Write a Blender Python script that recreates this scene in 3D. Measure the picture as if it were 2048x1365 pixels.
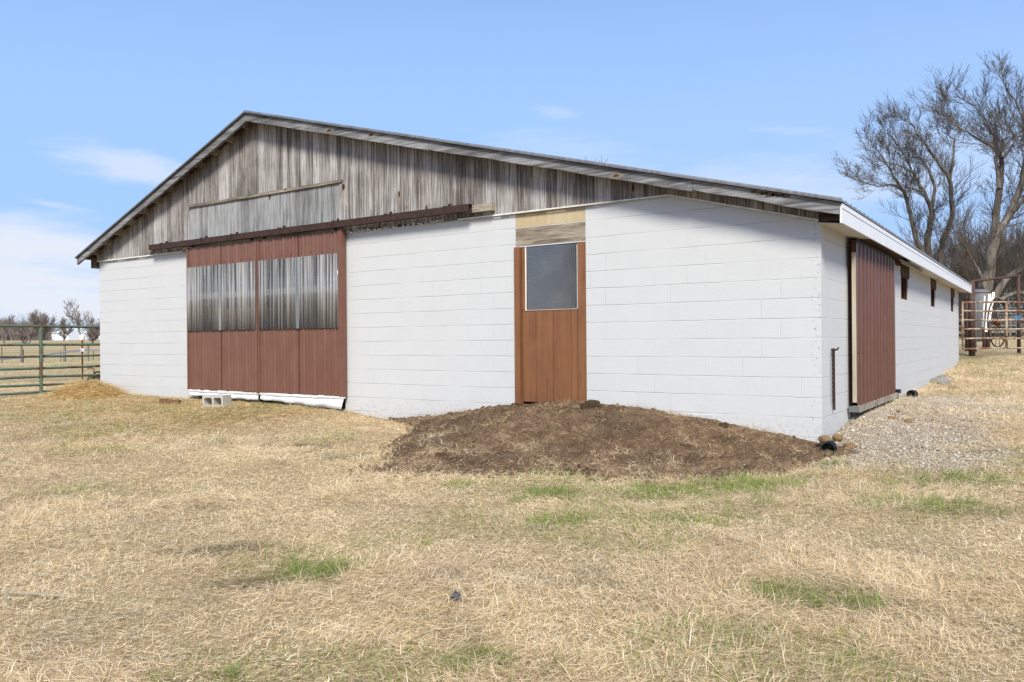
import bpy, math, random
import numpy as np
from mathutils import Vector, Matrix
random.seed(7); rng = np.random.default_rng(7)
S = bpy.context.scene; COL = S.collection
for o in list(bpy.data.objects): bpy.data.objects.remove(o)

# ------------------------------------------------------------------ camera
FOC, YAW, ROLL, PPX, PPY = 1591.9, -0.5955, -0.00769, 1024.0, 682.5
CAM = np.array([1.919, -8.399, 1.1923])
_R = np.array([math.cos(YAW), -math.sin(YAW), 0.0]); _F = np.array([math.sin(YAW), math.cos(YAW), 0.0]); _U = np.array([0, 0, 1.0])
RR = math.cos(ROLL)*_R + math.sin(ROLL)*_U; UU = -math.sin(ROLL)*_R + math.cos(ROLL)*_U
cd = bpy.data.cameras.new('camera'); cam = bpy.data.objects.new('camera', cd); COL.objects.link(cam)
cam.matrix_world = Matrix(((RR[0], UU[0], -_F[0], CAM[0]), (RR[1], UU[1], -_F[1], CAM[1]), (RR[2], UU[2], -_F[2], CAM[2]), (0, 0, 0, 1)))
cd.sensor_width = 36; cd.lens = FOC/2048*36; cd.clip_start = 0.05; cd.clip_end = 8000
S.camera = cam
def at(u, v, Z):            # a point Z metres in front of the camera
    return CAM + (RR*(u-PPX)/FOC + UU*(PPY-v)/FOC + _F)*Z
def onz(u, v, z):           # where a sight line meets a level
    d = RR*(u-PPX)/FOC + UU*(PPY-v)/FOC + _F
    return CAM + d*(z-CAM[2])/d[2]

# ------------------------------------------------------------------ light
SUN_EL, SUN_AZ = math.radians(42), math.radians(144)     # azimuth from +Y clockwise (towards +X)
w = bpy.data.worlds.new('World'); S.world = w; w.use_nodes = True
nt = w.node_tree; N = nt.nodes; L = nt.links; N.clear()
out = N.new('ShaderNodeOutputWorld'); bg = N.new('ShaderNodeBackground'); sky = N.new('ShaderNodeTexSky')
sky.sky_type = 'NISHITA'; sky.sun_disc = False; sky.sun_elevation = SUN_EL; sky.sun_rotation = SUN_AZ
sky.altitude = 100; sky.air_density = 1.0; sky.dust_density = 0.6; sky.ozone_density = 1.5
tc = N.new('ShaderNodeTexCoord'); sep = N.new('ShaderNodeSeparateXYZ'); L.new(tc.outputs['Generated'], sep.inputs[0])
def wm(op, a, b=None, c=None):
    n = N.new('ShaderNodeMath'); n.operation = op
    for i, x in enumerate((a, b, c)):
        if x is None: continue
        if isinstance(x, (int, float)): n.inputs[i].default_value = x
        else: L.new(x, n.inputs[i])
    return n.outputs[0]
# thin high cloud: streaky noise projected on a flat layer, thicker towards the horizon
zz = wm('ADD', wm('MAXIMUM', sep.outputs[2], 0.0), 0.10)
cmb = N.new('ShaderNodeCombineXYZ'); L.new(wm('DIVIDE', sep.outputs[0], zz), cmb.inputs[0]); L.new(wm('DIVIDE', sep.outputs[1], zz), cmb.inputs[1])
mp = N.new('ShaderNodeMapping'); mp.inputs['Rotation'].default_value = (0, 0, 0.5); mp.inputs['Scale'].default_value = (0.33, 0.55, 1); mp.inputs['Location'].default_value = (2.3, 1.1, 0)
L.new(cmb.outputs[0], mp.inputs[0])
nz = N.new('ShaderNodeTexNoise'); nz.inputs['Scale'].default_value = 1.0; nz.inputs['Detail'].default_value = 7; nz.inputs['Roughness'].default_value = 0.55; nz.inputs['Distortion'].default_value = 0.5
L.new(mp.outputs[0], nz.inputs['Vector'])
r1 = N.new('ShaderNodeMapRange'); r1.interpolation_type = 'SMOOTHSTEP'; r1.inputs[1].default_value = 0.47; r1.inputs[2].default_value = 0.70; L.new(nz.outputs[0], r1.inputs[0])
r2 = N.new('ShaderNodeMapRange'); r2.interpolation_type = 'SMOOTHSTEP'; r2.inputs[1].default_value = 0.15; r2.inputs[2].default_value = 0.0; L.new(sep.outputs[2], r2.inputs[0])
tn = N.new('ShaderNodeMix'); tn.data_type = 'RGBA'; tn.blend_type = 'MULTIPLY'; tn.inputs[0].default_value = 1; tn.inputs[7].default_value = (.93, .94, 1.10, 1); L.new(sky.outputs[0], tn.inputs[6])
hz = N.new('ShaderNodeMapRange'); hz.interpolation_type = 'SMOOTHSTEP'; hz.inputs[1].default_value = 0.62; hz.inputs[2].default_value = 0.16; hz.inputs[4].default_value = 0.93; L.new(sep.outputs[2], hz.inputs[0])
m0 = N.new('ShaderNodeMix'); m0.data_type = 'RGBA'; L.new(hz.outputs[0], m0.inputs[0]); L.new(tn.outputs[2], m0.inputs[6]); m0.inputs[7].default_value = (2.05, 3.3, 5.5, 1)
def wisp(u, v, su, sv, gain, seed):     # one torn streak of cirrus round a fixed direction
    d0 = Vector(RR*(u-PPX)/FOC+UU*(PPY-v)/FOC+_F).normalized(); r0 = d0.cross(Vector((0, 0, 1))).normalized(); u0 = r0.cross(d0)
    def dot(v_):
        n = N.new('ShaderNodeVectorMath'); n.operation = 'DOT_PRODUCT'; L.new(tc.outputs['Generated'], n.inputs[0]); n.inputs[1].default_value = tuple(v_); return n.outputs['Value']
    f_ = wm('MAXIMUM', dot(d0), 0.05); a_ = wm('DIVIDE', dot(r0), f_); b_ = wm('DIVIDE', dot(u0), f_)
    c_ = N.new('ShaderNodeCombineXYZ'); L.new(wm('MULTIPLY', a_, 1/su), c_.inputs[0]); L.new(wm('MULTIPLY', b_, 1/sv), c_.inputs[1]); c_.inputs[2].default_value = seed
    n = N.new('ShaderNodeTexNoise'); n.inputs['Scale'].default_value = 1.5; n.inputs['Detail'].default_value = 6; n.inputs['Roughness'].default_value = .5; L.new(c_.outputs[0], n.inputs['Vector'])
    ln = N.new('ShaderNodeVectorMath'); ln.operation = 'LENGTH'; c2 = N.new('ShaderNodeCombineXYZ'); L.new(wm('MULTIPLY', a_, 1/su), c2.inputs[0]); L.new(wm('MULTIPLY', wm('ADD', b_, wm('MULTIPLY', a_, .12)), 1/sv), c2.inputs[1]); L.new(c2.outputs[0], ln.inputs[0])
    r = N.new('ShaderNodeMapRange'); r.interpolation_type = 'SMOOTHSTEP'; r.inputs[1].default_value = 1.25; r.inputs[2].default_value = 0.1; L.new(wm('ADD', ln.outputs['Value'], wm('MULTIPLY', wm('SUBTRACT', n.outputs[0], .5), 1.7)), r.inputs[0])
    return wm('MULTIPLY', r.outputs[0], gain)
ws = [wisp(270, 335, .085, .022, .60, 1), wisp(110, 410, .03, .004, .35, 2), wisp(1110, 225, .03, .010, .25, 3), wisp(1130, 300, .12, .022, .22, 4), wisp(1590, 262, .05, .006, .18, 5), wisp(1560, 370, .16, .035, .42, 6), wisp(1960, 330, .2, .05, .25, 7), wisp(120, 500, .16, .036, .8, 8), wisp(60, 590, .3, .03, .6, 9)]
cl = wm('ADD', wm('MULTIPLY', r1.outputs[0], 0.06), wm('MULTIPLY', r2.outputs[0], wm('ADD', wm('MULTIPLY', nz.outputs[0], 0.9), 0.12)))
for q in ws: cl = wm('MAXIMUM', cl, q) if 0 else wm('ADD', cl, q)
cl = wm('MINIMUM', cl, .95)
mx = N.new('ShaderNodeMix'); mx.data_type = 'RGBA'; L.new(cl, mx.inputs[0]); L.new(m0.outputs[2], mx.inputs[6]); mx.inputs[7].default_value = (4.4, 4.65, 5.1, 1)
L.new(mx.outputs[2], bg.inputs[0]); bg.inputs[1].default_value = 0.105; L.new(bg.outputs[0], out.inputs[0])
sd = bpy.data.lights.new('sun', 'SUN'); sd.energy = 3.1; sd.angle = math.radians(15); sd.color = (1, 0.965, 0.855)
sun = bpy.data.objects.new('sun', sd); COL.objects.link(sun)
sdir = Vector((math.sin(SUN_AZ)*math.cos(SUN_EL), math.cos(SUN_AZ)*math.cos(SUN_EL), math.sin(SUN_EL)))
sun.rotation_euler = sdir.to_track_quat('Z', 'Y').to_euler()
S.view_settings.view_transform = 'Standard'; S.view_settings.look = 'None'; S.view_settings.exposure = 0.84; S.view_settings.gamma = 1
S.render.engine = 'CYCLES'

# ------------------------------------------------------------------ materials
class NT:
    def __init__(s, name):
        s.m = bpy.data.materials.new(name); s.m.use_nodes = True; s.t = s.m.node_tree; s.n = s.t.nodes; s.l = s.t.links
        s.b = s.n['Principled BSDF']; s.o = s.n['Material Output']
        s.tc = s.n.new('ShaderNodeTexCoord').outputs['Object']; s.co = s.tc
    def set(s, node, i, v):
        if v is None: return
        if hasattr(v, 'is_linked') or hasattr(v, 'links'): s.l.new(v, node.inputs[i])
        elif isinstance(v, tuple) and len(v) == 3 and node.inputs[i].type == 'RGBA': node.inputs[i].default_value = (*v, 1)
        else: node.inputs[i].default_value = v
    def math(s, op, a, b=None, c=None, clamp=False):
        n = s.n.new('ShaderNodeMath'); n.operation = op; n.use_clamp = clamp
        for i, x in enumerate((a, b, c)): s.set(n, i, x)
        return n.outputs[0]
    def xyz(s, v=None):
        n = s.n.new('ShaderNodeSeparateXYZ'); s.l.new(v or s.co, n.inputs[0]); return n.outputs
    def comb(s, x, y, z):
        n = s.n.new('ShaderNodeCombineXYZ')
        for i, q in enumerate((x, y, z)): s.set(n, i, q)
        return n.outputs[0]
    def map(s, scale=(1, 1, 1), loc=(0, 0, 0), v=None):
        n = s.n.new('ShaderNodeMapping'); s.l.new(v or s.co, n.inputs[0]); n.inputs['Scale'].default_value = scale; n.inputs['Location'].default_value = loc
        return n.outputs[0]
    def noise(s, scale=5, detail=5, rough=.55, v=None, dist=0):
        n = s.n.new('ShaderNodeTexNoise'); s.l.new(v or s.co, n.inputs['Vector']); n.inputs['Scale'].default_value = scale
        n.inputs['Detail'].default_value = detail; n.inputs['Roughness'].default_value = rough; n.inputs['Distortion'].default_value = dist
        return n.outputs[0]
    def vor(s, scale=5, v=None, feat='F1', rnd=1):
        n = s.n.new('ShaderNodeTexVoronoi'); n.feature = feat; s.l.new(v or s.co, n.inputs['Vector']); n.inputs['Scale'].default_value = scale; n.inputs['Randomness'].default_value = rnd
        return n.outputs
    def ss(s, v, a, b, lo=0., hi=1.):
        n = s.n.new('ShaderNodeMapRange'); n.interpolation_type = 'SMOOTHSTEP'
        s.set(n, 0, v); n.inputs[1].default_value = a; n.inputs[2].default_value = b; n.inputs[3].default_value = lo; n.inputs[4].default_value = hi
        return n.outputs[0]
    def ramp(s, v, *st):
        n = s.n.new('ShaderNodeValToRGB'); s.l.new(v, n.inputs[0]); e = n.color_ramp.elements
        while len(e) < len(st): e.new(0.5)
        for k, (p, c) in enumerate(st): e[k].position = p; e[k].color = (*c, 1)
        return n.outputs[0]
    def mix(s, f, a, b, mode='MIX'):
        n = s.n.new('ShaderNodeMix'); n.data_type = 'RGBA'; n.blend_type = mode
        s.set(n, 0, f); s.set(n, 6, a); s.set(n, 7, b); return n.outputs[2]
    def attr(s, name='tone'):
        n = s.n.new('ShaderNodeAttribute'); n.attribute_name = name; return n
    def bump(s, h, dist=.01, st=1.0, prev=None):
        n = s.n.new('ShaderNodeBump'); s.l.new(h, n.inputs['Height']); n.inputs['Distance'].default_value = dist; n.inputs['Strength'].default_value = st
        if prev is not None: s.l.new(prev, n.inputs['Normal'])
        s.l.new(n.outputs[0], s.b.inputs['Normal']); return n.outputs[0]
    def fin(s, col=None, rough=.8, metal=0, spec=.4):
        if col is not None: s.set(s.b, 'Base Color', (*col, 1) if isinstance(col, tuple) else col)
        s.set(s.b, 'Roughness', rough); s.set(s.b, 'Metallic', metal); s.b.inputs['Specular IOR Level'].default_value = spec
        return s.m
# NT.set works with names too
_o = NT.set
def _set(s, node, i, v):
    if v is None: return
    if isinstance(v, bpy.types.NodeSocket): s.l.new(v, node.inputs[i])
    else:
        if isinstance(v, tuple) and len(v) == 3 and node.inputs[i].type == 'RGBA': v = (*v, 1)
        node.inputs[i].default_value = v
NT.set = _set

def m_block(axis, name):
    s = NT(name); X = s.xyz(); u = X[axis]; z = X[2]
    wob = s.math('MULTIPLY', s.math('SUBTRACT', s.noise(1.7, 4), .5), .022)
    rowf = s.math('DIVIDE', s.math('ADD', s.math('SUBTRACT', z, 1.2), wob), .2032)
    row = s.math('FLOOR', rowf); fr = s.math('SUBTRACT', rowf, row)
    dh = s.math('MULTIPLY', s.math('MINIMUM', fr, s.math('SUBTRACT', 1., fr)), .2032)
    uu = s.math('ADD', s.math('DIVIDE', s.math('ADD', u, s.math('MULTIPLY', wob, .6)), .4064), s.math('MULTIPLY', s.math('FLOORED_MODULO', row, 2.), .5))
    fu = s.math('FRACT', uu); du = s.math('MULTIPLY', s.math('MINIMUM', fu, s.math('SUBTRACT', 1., fu)), .4064)
    jh = s.ss(dh, .001, .0055, 1, 0); jv = s.math('MULTIPLY', s.ss(du, .001, .007, 1, 0), s.ss(s.noise(1.3, 3), .40, .62, .10, .5))
    wash = s.ss(s.noise(1.4, 4), .35, .62, .15, 1.0)
    j = s.math('MULTIPLY', s.math('MAXIMUM', jh, jv), wash)
    bt = s.n.new('ShaderNodeTexWhiteNoise'); bt.noise_dimensions = '2D'; s.l.new(s.comb(s.math('FLOOR', uu), row, 0.), bt.inputs[0])
    ton = s.math('ADD', s.math('MULTIPLY', bt.outputs[0], .030), s.math('MULTIPLY', s.noise(2.2, 5, .65), .16))
    grit = s.noise(140, 4, .7); pits = s.ss(s.noise(60, 2), .66, .72)
    base = s.mix(ton, (.555, .556, .552), (.28, .28, .28))
    base = s.mix(s.math('MULTIPLY', j, .14), base, (.30, .30, .32))
    base = s.mix(s.math('MULTIPLY', s.ss(s.noise(1.1, 5, .6), .55, .75), .07), base, (.50, .47, .40))
    low = s.math('MULTIPLY', s.ss(s.math('ADD', z, s.math('MULTIPLY', s.noise(6, 4), .45)), .72, .36), .38)   # splashed mud near the ground
    base = s.mix(s.math('MULTIPLY', low, s.ss(s.noise(25, 4), .45, .62)), base, (.33, .27, .20))
    chip = s.math('MULTIPLY', s.ss(s.noise(26, 3, .6), .60, .68), s.ss(s.math('ABSOLUTE', s.math('ADD', X[0], .055)), .07, .02)); base = s.mix(s.math('MULTIPLY', chip, .5), base, (.36, .35, .34)); pits = s.math('ADD', pits, s.math('MULTIPLY', chip, 4.))
    h = s.math('SUBTRACT', s.math('ADD', s.math('MULTIPLY', grit, .22), s.math('MULTIPLY', s.noise(18, 3), .25)), s.math('ADD', j, s.math('MULTIPLY', pits, .25)))
    s.bump(h, .006, .8)
    return s.fin(base, .85, spec=.25)
MW_G = m_block(0, 'painted_block_gable'); MW_S = m_block(1, 'painted_block_side')

def m_wood(name, axis='z', cols=None, grain=38, dark=.55, knots=True, useattr=True, along=.9):
    s = NT(name); sc = {'z': (grain, grain, along), 'x': (along, grain, grain), 'y': (grain, along, grain)}[axis]
    v = s.map(sc)
    if useattr:
        a = s.attr(); add = s.n.new('ShaderNodeVectorMath'); add.operation = 'ADD'; s.l.new(v, add.inputs[0]); s.l.new(s.comb(s.math('MULTIPLY', a.outputs['Fac'], 37.), s.math('MULTIPLY', a.outputs['Fac'], 11.), s.math('MULTIPLY', a.outputs['Fac'], 53.)), add.inputs[1]); v = add.outputs[0]
    g1 = s.noise(1.0, 6, .65, v, .4); g2 = s.noise(2.6, 5, .7, v, .2); g3 = s.noise(1.3, 4, .6)
    c = cols or ((.13, .11, .095), (.30, .27, .245), (.50, .47, .44))
    t = s.math('ADD', s.math('MULTIPLY', g1, .75), s.math('MULTIPLY', g2, .35))
    if useattr: t = s.math('ADD', t, s.math('MULTIPLY', s.math('SUBTRACT', a.outputs['Fac'], .5), .16))
    t = s.math('ADD', t, s.math('MULTIPLY', s.math('SUBTRACT', g3, .5), .30))
    col = s.ramp(t, (.41, c[0]), (.55, c[1]), (.68, c[2]))
    crack = s.math('MULTIPLY', s.ss(g2, .37, .30), dark)
    col = s.mix(crack, col, (.035, .028, .022))
    if knots:
        kv = {'z': (5.5, 5.5, 2.4), 'x': (2.4, 5.5, 5.5), 'y': (5.5, 2.4, 5.5)}[axis]
        vv = s.vor(1.0, s.map(kv)); pick = s.ss(s.xyz(vv['Color'])[0], .66, .68); wob = s.math('ADD', vv['Distance'], s.math('MULTIPLY', s.math('SUBTRACT', s.noise(14, 3), .5), .12))
        col = s.mix(s.math('MULTIPLY', s.math('MULTIPLY', s.ss(wob, .26, .14), pick), .45), col, (.34, .25, .15)); col = s.mix(s.math('MULTIPLY', s.ss(wob, .15, .08), pick), col, (.045, .03, .02))
    s.bump(s.math('SUBTRACT', g2, s.math('MULTIPLY', crack, .5)), .006, .9)
    return s.fin(col, .85, spec=.2)
M_SIDE = m_wood('weathered_siding', cols=((.085, .070, .060), (.25, .228, .208), (.46, .44, .42)), along=1.5, grain=44, dark=.85)
M_SMOOTH = m_wood('grey_boards', cols=((.11, .108, .105), (.215, .212, .208), (.33, .325, .32)), grain=20, dark=.5, along=1.4)
M_BARGE = m_wood('barge_wood', 'x', cols=((.07, .065, .063), (.175, .172, .172), (.31, .305, .31)), grain=26, along=1.2)
M_TRIMW = m_wood('trim_wood', 'x', cols=((.10, .08, .06), (.24, .20, .15), (.40, .36, .29)), grain=24, along=1.5)
M_LINT = m_wood('lintel_wood', 'x', cols=((.10, .08, .055), (.21, .17, .125), (.35, .30, .235)), grain=24, along=2.0)
M_DARKW = m_wood('dark_wood', 'x', cols=((.03, .022, .016), (.08, .055, .038), (.15, .105, .07)), grain=22, along=1.5, knots=False)
M_BROWNW = m_wood('dark_brown_wood', 'z', cols=((.05, .024, .014), (.085, .040, .024), (.12, .062, .04)), grain=12, along=1.5, knots=False)
M_PINE = m_wood('new_pine', 'z', cols=((.42, .30, .17), (.58, .44, .28), (.70, .57, .40)), grain=14, along=.8, dark=.1)
M_POST = m_wood('fence_post_wood', 'z', cols=((.13, .11, .085), (.25, .22, .18), (.36, .33, .28)), grain=30, along=2)
M_EDGE = m_wood('weathered_pine', 'z', cols=((.22, .175, .12), (.34, .285, .21), (.44, .38, .29)), grain=14, along=.8, dark=.2)
M_WHITEB = m_wood('white_board', 'z', cols=((.55, .53, .49), (.70, .68, .64), (.78, .76, .72)), grain=20, along=2, dark=.2, knots=False)

def m_paintwood():
    s = NT('brown_painted_boards'); v = s.map((30, 30, 1.2)); g = s.noise(1, 6, .65, v, .4)
    c = s.ramp(s.math('ADD', s.math('MULTIPLY', g, .6), s.math('MULTIPLY', s.noise(3, 4), .4)), (.35, (.140, .058, .024)), (.5, (.200, .086, .036)), (.68, (.240, .110, .050)))
    vv = s.vor(1.0, s.map((3.1, 3.1, 1.7), (.3, 0, .4))); pick = s.ss(s.xyz(vv['Color'])[0], .42, .44)
    c = s.mix(s.math('MULTIPLY', s.math('MULTIPLY', s.ss(vv['Distance'], .16, .05), pick), .6), c, (.12, .042, .02))
    c = s.mix(s.math('MULTIPLY', s.ss(g, .36, .28), .5), c, (.10, .035, .02))
    a = s.attr(); c = s.mix(s.math('MULTIPLY', a.outputs['Fac'], .18), c, (.17, .065, .03))
    s.bump(g, .004, .8); return s.fin(c, .55, spec=.35)
M_PBRN = m_paintwood()
def m_paint(name, c, c2=None, rough=.5, metal=0, grime=.35, sc=4, streak=True, bump=.002):
    s = NT(name); c2 = c2 or tuple(x*.6 for x in c)
    n1 = s.noise(sc, 6, .6); n2 = s.noise(1., 5, .6, s.map((22, 22, 1.2)))
    f = s.math('MULTIPLY', s.ss(s.math('ADD', s.math('MULTIPLY', n1, .5), s.math('MULTIPLY', n2, .5 if streak else .0)), .42, .62), grime)
    col = s.mix(f, c, c2)
    s.bump(s.noise(70, 3), bump, .5); return s.fin(col, rough, metal)
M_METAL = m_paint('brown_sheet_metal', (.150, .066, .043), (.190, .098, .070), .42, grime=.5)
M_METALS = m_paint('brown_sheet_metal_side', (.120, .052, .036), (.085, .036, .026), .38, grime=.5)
M_WTRIM = m_paint('white_metal_trim', (.72, .72, .73), (.55, .54, .52), .45, grime=.3)
M_SOFF = m_paint('cream_soffit', (.64, .60, .52), (.45, .38, .28), .7, grime=.4)
M_TANB = m_paint('bare_tan_block', (.44, .34, .20), (.52, .44, .31), .9, grime=.6, sc=2, bump=.01)
M_ROOF = m_paint('grey_sheet_roof', (.20, .20, .21), (.11, .10, .09), .45, .3, grime=.7)
M_DARK = m_paint('interior_block', (.36, .345, .33), (.22, .21, .20), .9)
def m_rust(name, paint=None, amt=.5, a=(.085, .030, .016), b=(.20, .075, .032)):
    s = NT(name); n = s.noise(16, 6, .65); n2 = s.noise(3.0, 4)
    rc = s.ramp(n, (.35, a), (.65, b))
    if paint:
        rc = s.mix(s.ss(s.math('ADD', s.math('MULTIPLY', n, .5), s.math('MULTIPLY', n2, .5)), amt-.05, amt+.05), paint, rc)
    s.bump(n, .003, .8); return s.fin(rc, .75, .1, .3)
M_RUST = m_rust('rusty_steel'); M_TRACK = m_rust('track_rust', a=(.030, .017, .014), b=(.062, .032, .025))
M_GREENG = m_rust('green_gate_paint', (.105, .165, .115), .53, a=(.07, .045, .03), b=(.16, .09, .05)); M_PALER = m_rust('pale_gate_paint', (.40, .34, .25), .50, b=(.26, .12, .06))
M_REDP = m_rust('red_brown_post', (.070, .042, .033), .55, b=(.11, .065, .045))
M_CHAIN = m_rust('chain_rust', a=(.022, .014, .010), b=(.06, .030, .017))
def m_plain(name, c, rough=.8, metal=0, var=.25, sc=20, bump=.004, attr=False):
    s = NT(name); n = s.noise(sc, 5, .6); col = s.mix(s.math('MULTIPLY', n, var*2), tuple(min(1, x*1.15) for x in c), tuple(x*.6 for x in c))
    s.bump(n, bump, .8); return s.fin(col, rough, metal)
M_CBLK = m_plain('grey_concrete', (.42, .40, .36), .9, var=.2, sc=50, bump=.006)
M_BLACK = m_plain('black_plastic', (.012, .012, .013), .45)
M_GALV = m_plain('galvanised_tank', (.13, .135, .14), .65, .1, sc=6)
M_WHITE = m_plain('white_plastic', (.78, .78, .76), .5, var=.08)
M_CREAM = m_plain('cream_insulator', (.75, .66, .48), .5, var=.05)
M_SHEDW = m_plain('white_shed_wall', (.74, .76, .79), .6, var=.06, sc=.4, bump=0.0)
M_SHEDR = m_plain('pale_shed_roof', (.60, .63, .68), .5, var=.06, sc=.4, bump=0.0)
M_ROCK = m_plain('orange_rock', (.42, .26, .12), .9, var=.6, sc=22, bump=.03)
M_ROCKG = m_plain('grey_rock', (.34, .31, .27), .9, var=.5, sc=22, bump=.03)
M_IMPL = m_rust('implement_paint', (.02, .07, .06), .56, a=(.03, .015, .01), b=(.10, .04, .02))
M_BLUE = m_plain('blue_twine', (.05, .28, .50), .7)
M_BRICK = m_plain('worn_wood_scrap', (.17, .09, .045), .9, var=.4)
M_BARK = m_wood('tree_bark', 'z', cols=((.065, .054, .044), (.13, .112, .092), (.21, .182, .152)), grain=5, along=1.2, knots=False, useattr=False)
def m_twig(name, c1, c2):
    s = NT(name); return s.fin(s.mix(s.noise(.8, 3), c1, c2), .9, spec=.15)
M_TWIG = m_twig('twigs', (.085, .068, .054), (.16, .132, .105)); M_TWIGF = m_twig('far_twigs', (.17, .135, .12), (.27, .225, .20))  # far twigs are paler: distance haze put into their colour
M_CEDAR = m_twig('cedar_leaves', (.045, .05, .025), (.09, .08, .04))
def m_attr(name, rough=.9, trans=0., bump=None):
    s = NT(name); a = s.attr('Col'); col = a.outputs['Color']
    s.fin(col, rough, spec=.15)
    if trans:
        tr = s.n.new('ShaderNodeBsdfTranslucent'); s.l.new(col, tr.inputs[0]); ms = s.n.new('ShaderNodeMixShader'); ms.inputs[0].default_value = trans
        s.l.new(s.b.outputs[0], ms.inputs[1]); s.l.new(tr.outputs[0], ms.inputs[2]); s.l.new(ms.outputs[0], s.o.inputs[0])
    return s.m
M_GRASS = m_attr('dry_grass_blades', .75, .36); M_STONE = m_attr('gravel_stones', .9)
def m_ground():
    s = NT('ground_soil'); a = s.attr('Col'); n = s.noise(30, 6, .7); n2 = s.noise(6, 5, .6); far = s.noise(.05, 5, .6); vo = s.vor(70)
    c = s.mix(s.ss(n, .35, .6), s.mix(.6, a.outputs['Color'], (.02, .012, .006)), a.outputs['Color'])
    c = s.mix(s.ss(n2, .3, .6), s.mix(.25, c, (.05, .035, .022)), c)
    c = s.mix(s.math('MULTIPLY', s.ss(far, .4, .65), .5), c, s.mix(.5, a.outputs['Color'], (.16, .15, .06)))
    s.bump(s.math('ADD', n, s.math('MULTIPLY', vo['Distance'], .4)), .012, .7); return s.fin(c, .95, spec=.1)
M_GROUND = m_ground()
def m_mound():
    s = NT('bare_soil'); n = s.noise(22, 7, .7); n2 = s.noise(3.5, 5, .6); vo = s.vor(45)
    c = s.ramp(s.math('ADD', s.math('MULTIPLY', n, .5), s.math('MULTIPLY', n2, .5)), (.34, (.065, .038, .021)), (.5, (.175, .114, .066)), (.64, (.31, .22, .138)))
    c = s.mix(s.math('MULTIPLY', s.ss(s.noise(1.1, 4), .42, .6), .55), c, (.085, .055, .036)); c = s.mix(s.ss(s.noise(120, 2), .68, .74), c, (.42, .36, .27))
    s.bump(s.math('ADD', n, s.math('MULTIPLY', vo['Distance'], .5)), .035, 1.); return s.fin(c, .95, spec=.1)
M_MOUND = m_mound()
def m_straw():
    s = NT('straw'); n = s.noise(1., 5, .7, s.map((10, 60, 90))); c = s.ramp(n, (.3, (.16, .10, .035)), (.5, (.40, .28, .11)), (.7, (.56, .42, .20)))
    s.bump(n, .01, 1.); return s.fin(c, .85, spec=.15)
M_STRAW = m_straw()
M_HAYIN = m_plain('pale_hay', (.78, .63, .38), .9, var=.15, sc=9)
def m_clear(name, haze=.25, gloss=.35, tint=(.80, .83, .87), streak=True):
    s = NT(name); tr = s.n.new('ShaderNodeBsdfTransparent'); tr.inputs[0].default_value = (*tint, 1)
    gl = s.n.new('ShaderNodeBsdfGlossy'); gl.inputs['Roughness'].default_value = .12; gl.inputs['Color'].default_value = (.85, .83, .80, 1)
    df = s.n.new('ShaderNodeBsdfDiffuse'); df.inputs[0].default_value = (.66, .64, .60, 1); tl = s.n.new('ShaderNodeBsdfTranslucent'); tl.inputs[0].default_value = (.6, .62, .64, 1)
    ad = s.n.new('ShaderNodeMixShader'); ad.inputs[0].default_value = .5; s.l.new(df.outputs[0], ad.inputs[1]); s.l.new(tl.outputs[0], ad.inputs[2])
    m1 = s.n.new('ShaderNodeMixShader'); s.l.new(s.math('MULTIPLY', s.ss(s.noise(1., 4, .75, s.map((26, 26, .25))) if streak else s.noise(2.5, 4, .6), .40, .66, .15 if streak else .5, 2.6 if streak else 1.3), haze), m1.inputs[0]); s.l.new(tr.outputs[0], m1.inputs[1]); s.l.new(ad.outputs[0], m1.inputs[2])  # streaks paint the bright sky reflections of the waves into the haze
    fr = s.n.new('ShaderNodeFresnel'); fr.inputs[0].default_value = 1.5
    m2 = s.n.new('ShaderNodeMixShader'); s.l.new(s.math('ADD', s.math('MULTIPLY', fr.outputs[0], .8), gloss*.12), m2.inputs[0]); s.l.new(m1.outputs[0], m2.inputs[1]); s.l.new(gl.outputs[0], m2.inputs[2])
    s.l.new(m2.outputs[0], s.o.inputs[0]); return s.m
M_CLEAR = m_clear('clear_corrugated_plastic', .35, .5, (.88, .89, .90)); M_PANE = m_clear('hazy_plastic_pane', .12, 1.0, streak=False)

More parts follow.
